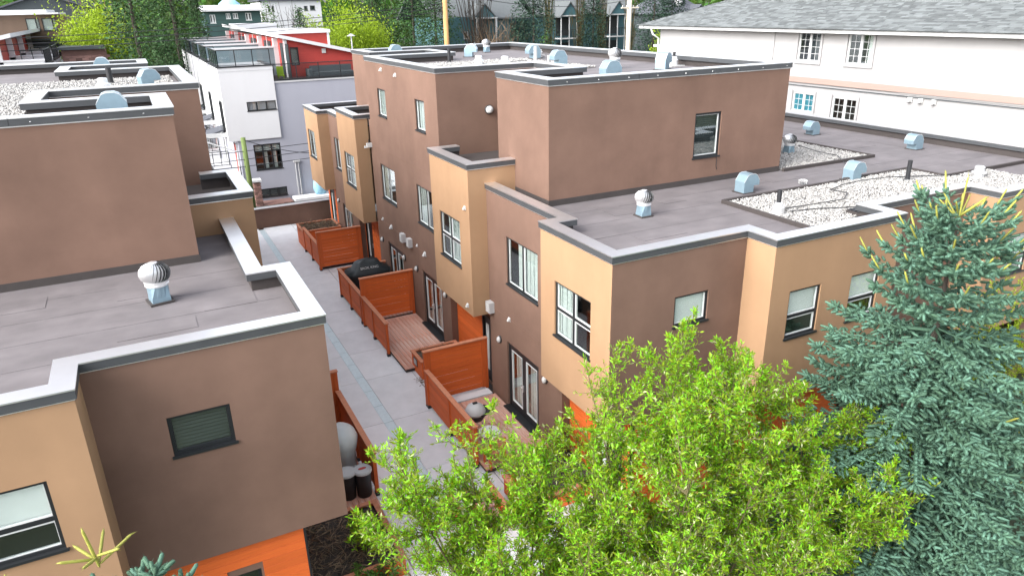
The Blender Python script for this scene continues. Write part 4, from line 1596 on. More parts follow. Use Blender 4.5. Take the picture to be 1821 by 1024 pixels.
for k in range(5):
    ya = 45.9 + 6.1 * k
    q = B()
    q.box(4.36, 7.5, ya - .06, ya + .14, 8.0, 8.07)
    q.box(4.36, 4.56, ya + .14, ya + 4.4, 8.0, 8.07)
    q.box(7.3, 7.5, ya + .14, ya + 4.4, 8.0, 8.07)
    q.build('parapet_cap', BLACK, t)
    q = B()
    q.box(4.40, 7.50, ya - .02, ya - .001, 7.78, 7.98)
    q.build('parapet_band', WSTUC, t)
    railing(t, [(4.5, ya + 4.3), (4.5, ya + .05), (7.42 if k == 0 else 5.0, ya + .05)], 8.07, 8.95, 1.0)
    # dividing wall between the roof decks
    yp = ya + 4.7
    lap_wall(B(), 'y', yp, 4.6, 8.75, 7.05, 8.78, .16).build('divider_siding', GSID, t)
    q = B()
    q.box(4.55, 8.75, yp - .06, yp + .22, 8.78, 8.88)
    q.build('divider_cap', WSTUC, t)
    q = B()
    q.box(4.6, 8.75, yp + .002, yp + .16, 7.05, 8.77)
    q.build('divider_core', GSID, t)
    # entrance canopy, door and steps
    yc = ya + .6
    q = B()
    q.prism_y([(3.25, 4.12), (3.25, 4.2), (4.9, 4.62), (4.9, 4.54)], yc, yc + 1.9)
    c_ = q.build('entry_canopy', SHINGD, t)
    q = B()
    q.box(3.2, 4.9, yc - .05, yc - .001, 4.02, 4.28)
    q.box(3.2, 3.248, yc, yc + 1.9, 4.0, 4.18)
    q.box(3.25, 4.9, yc, yc + 1.9, 4.03, 4.1)
    q.build('canopy_fascia', WHITE, c_)
    q = B()
    q.tube([(3.22, yc - .08, 4.1), (3.3, yc - .08, 3.8), (4.85, yc - .08, 3.1), (4.85, yc - .08, .2)], .05, 6)
    q.build('downpipe', WHITE, t)
    q = B()
    q.box(4.88, 4.94, yc + .3, yc + 1.25, 1.3, 3.4)
    dr = q.build('entry_door', RED if k % 2 == 0 else BLACK, t)
    q = B()
    q.box(4.86, 4.94, yc + .2, yc + .295, 1.3, 3.5)
    q.box(4.86, 4.94, yc + 1.255, yc + 1.35, 1.3, 3.5)
    q.build('frame', WHITE, dr)
    q = B()
    q.box(3.3, 4.9, yc - .6, yc + 2.2, -.1, 1.3)
    for j in range(6):
        q.box(3.3 - .28 * (j + 1), 3.299 - .28 * j, yc + .2, yc + 1.5, -.1, 1.3 - .2 * (j + 1))
    q.build('stoop', CONC, t)
    railing(t, [(3.35, yc + 2.15), (3.35, yc - .55), (4.85, yc - .55)], 1.3, 2.25, .45, False)
# grey roof deck, its parapet and the red storey
q = B()
q.box(4.96, 16.98, 46.02, 75.9, 6.85, 7.04)
q.build('roof_deck', MEMBD, t)
q = B()
q.box(7.48, 17.05, 45.95, 46.2, 7.0, 7.1)
q.build('parapet_cap', WSTUC, t)
q = B()
q.box(7.5, 17.03, 45.93, 46.18, 7.1, 7.2)
q.build('railing_base', BLACK, t)
railing(t, [(7.55, 46.05), (16.9, 46.05)], 7.2, 8.05, 1.35)
sl_top = lambda u: 9.36 - .232 * (u - 8.8)
hw = (9.02, 9.53, 7.78, 8.87)
q = B()
for (a, e, z0, z1) in ((8.8, hw[0], 7.04, 9.4), (hw[0], hw[1], 7.04, hw[2]), (hw[0], hw[1], hw[3], 9.4), (hw[1], 16.9, 7.04, 9.4)):
    lap_wall(q, 'y', 48.0, a, e, z0, z1, .14, top=sl_top)
lap_wall(q, 'x', 8.8, 48.0, 75.5, 7.04, 9.36, .14)
q.build('red_siding', RED, t)
window(t, 'y', 48.0, *hw, backs=('slat',), sashw=0, fr=.06, sill=False)
B().box(8.72, 8.88, 47.94, 48.04, 7.04, 9.4).build('white_post', WSTUC, t)
for k in range(5):
    y = 45.9 + 6.1 * k + 4.7
    B().box(8.5, 8.80, y - .05, y + .22, 7.04, 9.36).build('white_post', WSTUC, t)
    B().box(8.74, 8.795, y - 2.2, y - 2.1, 7.04, 9.36).build('white_post', WSTUC, t)
    for a, e in ((1.9, .9), (3.6, 2.4)):
        dr = B().box(8.74, 8.778, y - a, y - e, 7.04, 9.1).build('deck_door', BLACK, t)
        B().box(8.73, 8.739, y - a + .15, y - e - .15, 7.3, 8.9).build('pane', BLIND, dr)
q = B()
q.hexa([(8.35, 47.6, 9.46), (17.2, 47.6, 7.41), (17.2, 75.8, 7.41), (8.35, 75.8, 9.72)], [(8.35, 47.6, 9.66), (17.2, 47.6, 7.61), (17.2, 75.8, 7.61), (8.35, 75.8, 9.95)])
q.build('sloped_roof', WSTUC, t)
q = B()
q.box(10.98, 11.22, 47.9, 47.97, 8.45, 8.72)
q.build('wall_light', WPLAST, t)
hb = B()
lap_wall(hb, 'y', 62.0, 9.6, 14.8, 7.6, 9.28, .14)
lap_wall(hb, 'x', 14.8, 62.0, 70.0, 7.6, 9.28, .14, s=1)
hb.build('red_siding', RED, t)
q = B()
q.box(9.3, 15.0, 61.8, 62.0, 9.28, 9.52)
q.box(14.74, 14.92, 61.92, 61.99, 7.6, 9.28)
q.box(9.3, 15.0, 62.0, 70.0, 9.42, 9.52)
q.build('rear_roof', WSTUC, t)
q = B()
q.box(9.0, 12.4, 70.5, 76, 9.2, 9.95)
q.build('rear_roof_box', WSTUC, t)
# downpipes and cabinet at the foot of the grey wall
q = B()
for x in (8.1, 8.28):
    q.tube([(x, 45.93, 2.2), (x, 45.93, 0)], .035, 6)
q.box(8.0, 8.4, 45.86, 45.99, 2.2, 2.3)
q.build('conduit', GREYP, t)
# brick base with planter pillar
t = thing('brick_planter', 'brown brick base with white capped pillar below the grey wall', 'planter', (6.4, 45.4, 0))
q = B()
for j in range(3):
    for k in range(9):
        x0 = 5.75 + .2 * k + (.1 if j % 2 else 0)
        q.box(x0, x0 + .19, 44.86 + .004 * random.random(), 45.0, -.25 + .085 * j, -.17 + .085 * j)
for j in range(20):
    for k in range(2):
        x0 = 5.35 + .2 * k - (.06 if j % 2 else 0)
        q.box(x0, x0 + .19, 44.85 + .004 * random.random(), 45.25, -.25 + .085 * j, -.17 + .085 * j)
stuff(q.build('brick', BRICK, t))
q = B()
q.box(5.76, 7.5, 44.9, 45.9, -.3, .02)
q.build('core', BRICK, t)
q = B()
q.cbox(5.24, 5.80, 44.78, 45.32, 1.46, 1.6, .02)
q.build('pillar_cap', WSTUC, t)
t = thing('concrete_ledge', 'pale concrete ledge at the foot of the grey wall', 'ledge', (9.2, 45.3, 0))
q = B()
q.cbox(7.62, 11.0, 44.9, 45.85, -.3, .12, .02)
q.build('ledge_slab', CONC, t)
t = thing('blue_tarp_bundle', 'pale blue covered bundle leaning against the grey wall', 'bundle', (9.3, 45.4, 0))
q = B()
q.lathe([(.30, .1), (.42, .5), (.40, .9), (.26, 1.2), (.04, 1.3)], 12, (9.35, 45.45, 0), 1, .7)
q.build('tarp_cover', BLUEB, t, True)
# things on the red roof deck
t = thing('deck_sofa', 'dark patio sofa behind the black roof railing', 'sofa', (10.4, 47, 7.04))
q = B()
q.box(10.0, 12.6, 46.6, 47.4, 7.05, 7.4)
q.build('seat', DKGREY, t)
q = B()
q.box(10.0, 12.6, 47.4, 47.6, 7.05, 7.75)
q.box(9.75, 9.99, 46.6, 47.6, 7.05, 7.6)
q.build('backrest', DKGREY, t)
t = thing('yellow_chair', 'yellow garden chair behind the corner of the roof railing', 'chair', (8.1, 46.8, 7.04))
q = B()
q.box(7.9, 8.3, 46.7, 47.0, 7.3, 7.36)
q.build('seat', LIME, t)
q = B()
q.box(7.9, 8.3, 47.0, 47.06, 7.3, 7.85)
q.build('backrest', LIME, t)
q = B()
for x in (7.92, 8.24):
    for y in (46.72, 46.96):
        q.box(x, x + .04, y, y + .04, 7.04, 7.3)
q.build('legs', LIME, t)

# ------------------------------------------------------------------ the matching row at the far left
t = thing('white_townhouse_row', 'white row with black deck railings at the far left behind the left roofs', 'town house row', (-9, 75, 0))
q = B()
q.box(-14, -4.9, 58, 98, -.3, 7.3)
q.build('white_wall', WSTUC, t)
for k in range(6):
    ya = 58 + 6.6 * k
    q = B()
    q.box(-8.6, -4.95, ya, ya + .25, 7.3, 8.25)
    q.box(-8.65, -4.9, ya - .05, ya + .3, 8.25, 8.36)
    q.build('divider_cap', WSTUC, t)
    q = B()
    q.box(-5.0, -4.8, ya + .35, ya + 5.6, 7.9, 8.0)
    q.build('parapet_cap', BLACK, t)
    railing(t, [(-6.2, ya + .5), (-4.9, ya + .5), (-4.9, ya + 5.4)], 8.0, 8.9, .55, False)
q = B()
lap_wall(q, 'x', -7.6, 58, 98, 7.3, 9.75, .16, s=1)
lap_wall(q, 'y', 58, -14, -7.6, 7.3, 9.6, .16)
q.build('red_siding', RED, t)
for k in range(6):
    ya = 58 + 6.6 * k
    B().box(-7.55, -7.2, ya, ya + .25, 7.3, 9.8).build('white_post', WSTUC, t)
    B().box(-7.57, -7.55, ya + 1.0, ya + 2.2, 7.3, 9.3).build('deck_door', BLACK, t)
q = B()
q.hexa([(-14, 57.5, 8.1), (-6.4, 57.5, 9.75), (-6.4, 98, 9.75), (-14, 98, 8.1)], [(-14, 57.5, 8.35), (-6.4, 57.5, 10.0), (-6.4, 98, 10.0), (-14, 98, 8.35)])
q.build('sloped_roof', WSTUC, t)


# ================================================================== houses farther off
def gable(b, x0, x1, y0, y1, z0, z1, o=.4, ridge='y', th=.16):
    """two roof slopes meeting in a ridge along y or x"""
    if ridge == 'y':
        xm = (x0 + x1) / 2
        sl_ = (z1 - z0) / (xm - x0)
        for xa in (x0 - o, x1 + o):
            za = z0 - sl_ * o
            b.hexa([(xa, y0 - o, za), (xm, y0 - o, z1), (xm, y1 + o, z1), (xa, y1 + o, za)],
                   [(xa, y0 - o, za + th), (xm, y0 - o, z1 + th), (xm, y1 + o, z1 + th), (xa, y1 + o, za + th)])
    else:
        ym = (y0 + y1) / 2
        sl_ = (z1 - z0) / (ym - y0)
        for ya in (y0 - o, y1 + o):
            za = z0 - sl_ * o
            b.hexa([(x0 - o, ya, za), (x0 - o, ym, z1), (x1 + o, ym, z1), (x1 + o, ya, za)],
                   [(x0 - o, ya, za + th), (x0 - o, ym, z1 + th), (x1 + o, ym, z1 + th), (x1 + o, ya, za + th)])
    return b


t = thing('modern_house', 'brown modern house with wide windows and flat white edged roof', 'house', (-8, 80, 0))
hs = [(-7.3, -6.3, 9.75, 10.8), (-6.1, -5.05, 9.75, 10.8)]
q = wall(B(), 'y', 78, -13, -4.3, 5.0, 11.1, hs)
q.build('front_wall', BRSID, t)
for h in hs:
    window(t, 'y', 78, *h, cols=(3, 1), backs=('pale',), sashw=0, fr=.07)
q = B()
q.box(-13, -4.3, 78.7, 88, 0, 11.0)
q.build('house_body', BRSID, t)
q = B()
q.box(-13.3, -4.7, 77.4, 88, 11.1, 11.25)
q.box(-13.3, -5.6, 78.2, 88, 11.26, 11.5)
q.build('flat_roof', WSTUC, t)
q = B()
q.box(-13, -4.5, 77.2, 77.95, 9.0, 9.12)
q.box(-10.0, -5.2, 77.97, 78.0, 8.3, 8.9)
q.build('dark_band', DKGREY, t)
railing(t, [(-9.0, 77.3), (-4.4, 77.3)], 8.1, 8.95, 1.2, False)
t = thing('dark_gabled_house', 'charcoal gabled house behind the brown modern house', 'house', (-6.5, 104, 0))
hs = [(-4.0, -3.3, 11.1, 11.5)]
wall(B(), 'y', 100, -11.5, -3.0, 0, 11.8, hs).build('front_wall', DKGREY, t)
window(t, 'y', 100, *hs[0], cols=(1, 1), backs=('pale',), fr=.05)
q = B()
q.poly([(-11.5, 100, 11.8), (-3.0, 100, 11.8), (-7.2, 100, 13.2)])
q.box(-11.5, -3.0, 100.7, 110, 0, 11.8)
q.build('gable_wall', DKGREY, t)
gable(B(), -11.5, -3.0, 100, 110, 11.8, 13.2).build('roof', SHINGD, t)
q = B()
q.box(-5.4, -2.6, 103, 108, 11.5, 15)
q.build('rear_wing', DKGREY, t)
t = thing('stone_garage', 'low brown stone building beside the brown modern house', 'garage', (-3, 72, 0))
q = B()
for j in range(20):
    for k in range(7):
        x0 = -4.6 + .45 * k + (.2 if j % 2 else 0)
        q.box(x0, x0 + .43, 68.9 + .04 * random.random(), 69.2, 4.0 + .2 * j, 4.19 + .2 * j)
stuff(q.build('stone', BRICK, t))
q = B()
q.box(-4.6, -1.5, 69.1, 75, 0, 8.4)
q.build('garage_body', BRICK, t)
q = B()
q.box(-4.8, -1.6, 68.6, 75.2, 8.45, 8.65)
q.build('flat_roof', DKGREY, t)
t = thing('green_house', 'dark green sided house with small white framed windows', 'house', (10.5, 88, 0))
hs = [(8.3, 8.85, 9.9, 10.75), (9.9, 10.35, 10.3, 10.85), (10.6, 11.1, 10.3, 10.85), (11.85, 12.45, 10.1, 10.85)]
q = wall(B(), 'y', 85, 7.9, 13.4, 0, 11.1, hs)
q.build('front_wall', DGREEN, t)
q = B()
q.box(7.9, 13.4, 85.75, 92, 0, 11.0)
q.build('house_body', DGREEN, t)
for h in hs:
    window(t, 'y', 85, *h, cols=(1, 1), backs=('dark',), fm=WHITE, fr=.07)
q = B()
q.hexa([(7.6, 84.6, 11.05), (13.7, 84.6, 11.05), (13.7, 92, 11.5), (7.6, 92, 11.5)], [(7.6, 84.6, 11.25), (13.7, 84.6, 11.25), (13.7, 92, 11.7), (7.6, 92, 11.7)])
q.build('low_roof', WSTUC, t)
t = thing('far_white_house', 'white two storey house half hidden behind thin green trees', 'house', (20.5, 110, 0))
hs = [(17.6, 17.9, 10.9, 11.6), (18.1, 18.4, 10.9, 11.6), (22.3, 22.8, 10.9, 11.5), (23.1, 23.8, 10.95, 11.55)]
wall(B(), 'y', 105, 16.8, 24.6, 0, 12.2, hs).build('front_wall', WSTUC, t)
for h in hs:
    window(t, 'y', 105, *h, backs=('dark',), fr=.05)
q = B()
q.box(16.8, 24.6, 105.75, 114, 0, 12.1)
q.build('house_body', WSTUC, t)
q = B()
q.box(16.5, 24.9, 104.7, 114.2, 12.2, 12.4)
q.build('flat_roof', SHINGD, t)
t = thing('teal_apartment', 'teal apartment house with grey roof behind the bare shrub', 'apartment house', (35.5, 86, 0))
hs = [(34.65, 35.25, 7.55, 8.35)]
wall(B(), 'y', 80, 33.0, 36.2, 0, 9.9, hs).build('front_wall', TEAL, t)
window(t, 'y', 80, *hs[0], backs=('dark',), fm=WHITE, fr=.1)
q = B()
q.box(33.0, 41, 80.8, 92, 0, 9.85)
q.build('house_body', TEAL, t)
gable(B(), 31.5, 43, 80.6, 92, 9.9, 13.5, .5, 'x').build('roof', SHING, t)
q = B()
q.poly([(35.9, 79.4, 9.8), (38.4, 79.4, 9.8), (37.15, 79.4, 11.1)])
q.build('gable_wall', TEAL, t)
gable(B(), 35.8, 38.5, 79.4, 84, 9.75, 11.15, .15).build('dormer_roof', SHING, t)
q = B()
for x in (35.9, 38.3):
    q.box(x, x + .18, 79.0, 79.18, 0, 9.75)
for z in (7.0, 9.68):
    q.box(35.9, 38.5, 78.95, 80, z, z + .14)
q.build('balcony_frame', WHITE, t)
railing(t, [(36.0, 79.05), (38.4, 79.05)], 7.14, 8.1, .4, False)
for lab, xs in (('teal balcony house between the cedar and the tall poplars', 48.6), ('teal balcony house beside the pale utility pole', 55.7)):
    t = thing('teal_apartment', lab, 'apartment house', (xs, 86, 0))
    q = B()
    q.poly([(xs - 1.15, 79.6, 9.8), (xs + 1.15, 79.6, 9.8), (xs, 79.6, 11.15)])
    q.box(xs - 3.5, xs + 3.5, 81.3, 92, 0, 9.85)
    q.build('gable_wall', TEAL, t)
    gable(B(), xs - 1.25, xs + 1.25, 79.6, 86, 9.72, 11.2, .15).build('dormer_roof', SHING, t)
    gable(B(), xs - 3.7, xs + 3.7, 81.2, 92, 9.9, 13.5, .3, 'x').build('roof', SHING, t)
    q = B()
    q.box(xs - 1.0, xs + 1.0, 81.2, 81.29, 4.6, 6.6)
    q.box(xs - 1.0, xs + 1.0, 81.2, 81.29, 7.4, 9.5)
    q.build('balcony_door', BLACK, t)
    q = B()
    for x in (xs - 1.2, xs - .05, xs + 1.05):
        q.box(x, x + .1, 79.7, 79.8, 0, 9.72)
    for z in (4.3, 7.05, 9.66):
        q.box(xs - 1.25, xs + 1.2, 79.6, 81.2, z, z + .14)
    q.build('balcony_frame', WHITE, t)
    for z in (4.44, 7.19):
        railing(t, [(xs - 1.1, 79.75), (xs + 1.1, 79.75)], z, z + .95, .25, True)
t = thing('dark_roofed_house', 'house with dark hipped roof and white chimney behind the white apartment block', 'house', (74, 94, 0))
q = B()
q.box(70.8, 78.5, 90, 99, 0, 9.4)
q.build('house_walls', DKGREY, t)
q = B()
q.hexa([(70.2, 89.4, 9.4), (79, 89.4, 9.4), (79, 99.5, 9.4), (70.2, 99.5, 9.4)], [(73.2, 93.5, 12.2), (76, 93.5, 12.2), (76, 95, 12.2), (73.2, 95, 12.2)])
rf = q.build('roof', SHINGD, t)
q = B()
q.box(74.2, 75.0, 90.9, 91.6, 9.9, 12.6)
q.build('chimney', WSTUC, rf)
gable(B(), 75.6, 77.8, 88.8, 92, 9.3, 10.5, .2).build('porch_roof', SHINGD, t)

t = thing('blue_dome', 'pale blue rounded dome roof behind the dark green house', 'dome', (12.0, 98, 0))
B().lathe([(1.5, 0), (1.5, 10.9), (1.45, 11.3), (1.2, 11.9), (.7, 12.3), (.03, 12.45)], 20, (12.0, 98, 0)).build('dome_shell', BLUEB, t, True)

# ------------------------------------------------------------------ the white block on the right
t = thing('white_apartment_block', 'long white stucco apartment block with grey shingle roof on the right', 'apartment house', (36, 22, 0))
hs = [(25.85, 27.22, 8.14, 9.5), (22.95, 24.3, 8.14, 9.5), (25.85, 27.2, 5.7, 6.62), (23.35, 24.75, 5.55, 6.6)]
q = wall(B(), 'x', 30, 4, 38.25, 0, 9.5, hs)
q.quad((30, 38.25, 0), (46, 38.25, 0), (46, 38.25, 9.5), (30, 38.25, 9.5))
q.build('white_wall', WSTUCR, t)
bk = [('blind', 'dark'), ('half', 'dark'), ('cyan', 'cyan'), ('dark', 'dark')]
for h, k in zip(hs, bk):
    window(t, 'x', 30, *h, cols=(1, 1), backs=k, fm=WHITE, fr=.06, bars=(2, 4) if h[2] > 8 else (2, 3))
for h in hs:
    q = B()
    q.box(29.93, 29.999, h[0] - .12, h[0] - .001, h[2] - .12, h[3] + .1)
    q.box(29.93, 29.999, h[1] + .001, h[1] + .12, h[2] - .12, h[3] + .1)
    q.box(29.93, 29.999, h[0], h[1], h[2] - .12, h[2] - .032)
    q.build('window_trim', WSTUCR, t)
q = B()
q.box(29.95, 29.999, 4, 21.3, 7.05, 9.45)
q.box(29.95, 29.999, 28.8, 38.2, 7.05, 9.45)
q.build('raised_stucco', WSTUCR, t)
q = B()
q.box(29.90, 29.949, 4, 29.5, 7.12, 7.38)
q.build('pink_band', PINK, t)
q = B()
q.box(29.93, 29.949, 4, 29.5, 6.96, 6.995)
q.build('dark_strip', DKGREY, t)  # thin dark grey strip below the pink band
q = B()
q.box(29.4, 30.2, 3.5, 39.6, 9.5, 9.68)
q.box(29.35, 47, 39.2, 39.65, 9.5, 9.68)
q.build('eaves_gutter', WHITE, t)
q = B()
q.tube([(29.5, 38.6, 9.5), (29.6, 38.5, 9.15), (29.95, 38.35, 8.9), (29.95, 38.35, .2)], .06, 6)
q.build('downpipe', WHITE, t)
# shingle courses as lapped tabs
V, Fs = [], []
rise, run = 4.1, 11.5
nc = 68
for k in range(nc):
    f0, f1 = k / nc, (k + 1.25) / nc
    xa, za = 29.25 + run * f0, 9.68 + rise * f0
    xb, zb = 29.25 + run * f1, 9.68 + rise * f1
    yend0 = 3.4 + 0
    yend1 = 39.75 - run * f0
    y = yend0 - random.random() * .3
    while y < yend1:
        wd = random.choice((.22, .3, .38, .5))
        y2 = min(y + wd - .006, yend1)
        i0 = len(V)
        lift = random.choice((.012, .02, .03))
        V += [(xa, y, za + lift + .012), (xa, y2, za + lift + .012), (xb, y2, zb + .008), (xb, y, zb + .008), (xa, y, za), (xa, y2, za)]
        Fs += [(i0, i0 + 1, i0 + 2, i0 + 3), (i0 + 4, i0 + 5, i0 + 1, i0)]
        y += wd
stuff(link('shingles', npmesh('shingles', V, Fs, SHING), t))
V, Fs = [], []
for k in range(nc):
    f0, f1 = k / nc, (k + 1.2) / nc
    ya, yb = 39.75 - run * f0, 39.75 - run * f1
    za, zb = 9.68 + rise * f0, 9.68 + rise * f1
    x = 29.25 + run * f0
    while x < 46:
        wd = random.choice((.3, .5, .8))
        i0 = len(V)
        V += [(x, ya, za + .02), (x + wd, ya, za + .02), (x + wd, yb, zb + .008), (x, yb, zb + .008)]
        Fs.append((i0, i0 + 1, i0 + 2, i0 + 3))
        x += wd + .006
stuff(link('shingles', npmesh('shingles', V, Fs, SHING), t))
q = B()
q.poly([(29.3, 3.4, 9.66), (29.3, 39.7, 9.66), (40.75, 28.2, 13.76), (40.75, 3.4, 13.76)])
q.poly([(29.3, 39.7, 9.66), (46, 39.7, 9.66), (46, 28.2, 13.76), (40.75, 28.2, 13.76)])
q.build('roof_deck', DKGREY, t)
q = B()
q.box(35.0, 35.4, 17.3, 17.7, 11.6, 12.1)
q.build('roof_vent_box', GREYP, t)
for i, y in enumerate((20.7, 20.2, 19.6)):
    o = wall_hood(29.95, y, 6.85, ('white wall vent left of three on the white block', 'white wall vent middle of three on the white block', 'white wall vent right of three on the white block')[i], 1.3)
    o['group'] = 'small white vents on the white block'
t = thing('low_white_building', 'low white flat roofed building behind the right row', 'building', (34, 42, 0))
q = B()
q.box(33.5, 48, 41, 43, 0, 8.1)
q.build('walls', WSTUC, t)
q = B()
q.box(33.3, 48.2, 40.8, 43.2, 8.1, 8.25)
q.build('flat_roof', WSTUC, t)


# ================================================================== poles and wires
def pole(x, y, h, r, m, label, arms=()):
    t = thing('utility_pole', label, 'utility pole', (x, y, -.3))
    B().tube([(x, y, -.3), (x, y, h)], [r, r * .8], 12).build('pole_shaft', m, t, True)
    for z, wd in arms:
        q = B()
        q.box(x - wd, x + wd, y - .16, y - .05, z - .06, z + .06)
        a = q.build('crossarm', m, t)
        q = B()
        for k in (-.85, -.4, .4, .85):
            q.lathe([(.03, .06), (.05, .1), (.05, .17), (.02, .22)], 8, (x + wd * k, y - .1, z))
        q.build('insulator', GREYP, a)
    return t


pole(24.4, 60, 14, .24, POLEW, 'orange brown wooden utility pole behind the upper roof', ((13.2, 1.2),))
pole(43.2, 60, 14, .26, POLEP, 'pale utility pole beside the white apartment block', ((10.6, 1.0), (13, 1.2)))
pole(4.85, 42.5, 4.5, .16, POLEG, 'short mossy green pole in front of the grey wall')
t = thing('street_lamp', 'small street lamp in front of the lime green trees', 'street lamp', (16.2, 60, 0))
B().tube([(16.2, 60, -.3), (16.2, 60, 9.0)], .05, 6).build('lamp_post', GREYP, t)
B().lathe([(.35, 9.0), (.1, 9.15), (.02, 9.17)], 10, (16.2, 60, 0)).build('lamp_shade', WPLAST, t)
gW = 'power lines over the alley'


def wire(p0, p1, sag, label, r=.018):
    pts = [Vector(p0).lerp(Vector(p1), k / 16) - Vector((0, 0, sag * 4 * (k / 16) * (1 - k / 16))) for k in range(17)]
    tag(B().tube(pts, r, 4).build('power_line', PLAST), label, 'power line', gW)


wire((-14, 42.4, 3.6), (26, 42.4, 4.6), .3, 'top power line crossing in front of the grey wall')
wire((-14, 42.4, 3.1), (26, 42.4, 4.2), .3, 'middle power line crossing in front of the grey wall')
wire((-14, 42.4, 2.75), (26, 42.4, 3.75), .3, 'lowest power line crossing in front of the grey wall')
wire((4.85, 42.4, 4.4), (9.5, 44, 2.9), .2, 'slanting wire from the mossy pole')
for k in range(3):
    wire((-30, 57, 10.2 - .45 * k), (24.4, 60, 11.3 - .3 * k), 1.0, ('upper thin wire across the far left trees', 'middle thin wire across the far left trees', 'lower thin wire across the far left trees')[k], .022)
for k in range(3):
    wire((24.4, 59.9, 13.3 - .5 * k), (43.2, 59.9, 13.1 - .9 * k), .9, ('upper wire between the two utility poles', 'middle wire between the two utility poles', 'lower wire between the two utility poles')[k], .022)

# ================================================================== vegetation
def bez(p0, p1, p2, n):
    return [tuple((1 - t) ** 2 * a + 2 * t * (1 - t) * b + t * t * c for a, b, c in zip(p0, p1, p2)) for t in np.linspace(0, 1, n)]


def leafy_tree(label, base, tips, leaves=70, L=.074, span=1.3, stem=.05, m=None, pale=.07, wob=.12, name='leafy_tree', group=None, wfac=.31):
    """many upright shoots from a common foot, set with narrow leaves"""
    t = thing(name, label, 'tree', base, group)
    tb = B()
    P, D = [], []
    b0 = np.array(base, float)
    arr = [np.array(q, float) for q in tips]
    K = max(5, min(16, len(arr) // 9))
    # a few main limbs; every other shoot leaves the limb next to it
    idx = [0]
    A_ = np.array(arr)
    dmin = np.linalg.norm(A_ - A_[0], axis=1)
    while len(idx) < min(K, len(arr)):
        j = int(np.argmax(dmin))
        idx.append(j)
        dmin = np.minimum(dmin, np.linalg.norm(A_ - A_[j], axis=1))
    limb_pts = []
    order = idx + [j for j in range(len(arr)) if j not in set(idx)]
    for num, j in enumerate(order):
        tip = arr[j]
        if num < len(idx):
            s0 = b0 + np.array([random.uniform(-.1, .1), random.uniform(-.1, .1), 0])
            hgt = tip[2] - s0[2]
            mid = s0 + (tip - s0) * np.array([.5, .5, .5])
            mid[:2] += (tip - s0)[:2] * .15
            mid += rng.normal(0, .12, 3)
            r0, r1 = stem, .006
        else:
            lp = np.array(limb_pts)
            dd_ = np.linalg.norm(lp - tip, axis=1) + np.where(lp[:, 2] > tip[2] - .35, 50, 0)
            s0 = lp[int(np.argmin(dd_))] if dd_.min() < 40 else np.array([tip[0], tip[1], tip[2] - 1.0]) * .7 + b0 * .3
            mid = (s0 + tip) / 2 + np.array([(tip - s0)[0] * .25, (tip - s0)[1] * .25, -.06])
            r0, r1 = .012, .004
        pts = bez(s0, mid, tip, 12)
        pts = [tuple(np.array(p) + rng.normal(0, wob * .12, 3) * (0 < i < 11)) for i, p in enumerate(pts)]
        if num < len(idx):
            limb_pts += [np.array(p) for p in pts[3:11]]
        tb.tube(pts, [r1 + (r0 - r1) * (1 - i / 11) ** 1.3 for i in range(12)], 4, False)
        # leaves towards the tip, some on short side twigs
        pa = np.array(pts)
        seg = np.linalg.norm(np.diff(pa, axis=0), axis=1)
        cum = np.r_[0, np.cumsum(seg)]
        tot = cum[-1]
        nl = int(leaves * random.uniform(.7, 1.3))
        sp_ = min(span * random.uniform(.7, 1.4), tot * .97)
        for _ in range(max(3, nl // 9)):
            s_ = tot - sp_ * random.random() ** 1.15
            i = min(max(np.searchsorted(cum, s_) - 1, 0), 10)
            f = (s_ - cum[i]) / seg[i]
            p = pa[i] + (pa[i + 1] - pa[i]) * f
            ax = (pa[i + 1] - pa[i]) / seg[i]
            tl = random.uniform(.10, .42) * (0.35 + .65 * min(1, (tot - s_) / .6))
            td = ax * random.uniform(.5, 1.2) + rng.normal(0, .62, 3)
            td /= np.linalg.norm(td)
            tb.tube([tuple(p), tuple(p + td * tl)], [.004, .002], 3, False)
            for q in range(9):
                u = (q + random.random()) / 9
                P.append(p + td * tl * u)
                D.append(td * .8 + rng.normal(0, .65, 3) + np.array([0, 0, .25]))
    tb.build('branches', TWIGM if m is not LEAFD else BARK, t)
    P, D = np.array(P), np.array(D)
    n = len(P)
    Ls = L * rng.uniform(.4, 1.4, n)
    sel = rng.random(n) < pale
    for nm, k, mm in (('foliage', ~sel, m or LEAF), ('pale_catkins', sel, LEAFP)):
        if k.sum() == 0:
            continue
        V, Fq = scatter(LEAF_V, LEAF_F, P[k], D[k], Ls[k], Ls[k] * wfac)
        stuff(link(nm, npmesh(nm, V, Fq, mm), t))
    return t


def ell_tips(n, c, r, zmin=-1.0, pw=.55):
    out = []
    while len(out) < n:
        v = rng.normal(size=3)
        v /= np.linalg.norm(v)
        if v[2] < zmin:
            continue
        v *= random.random() ** pw
        out.append((c[0] + v[0] * r[0], c[1] + v[1] * r[1], c[2] + v[2] * r[2]))
    return out


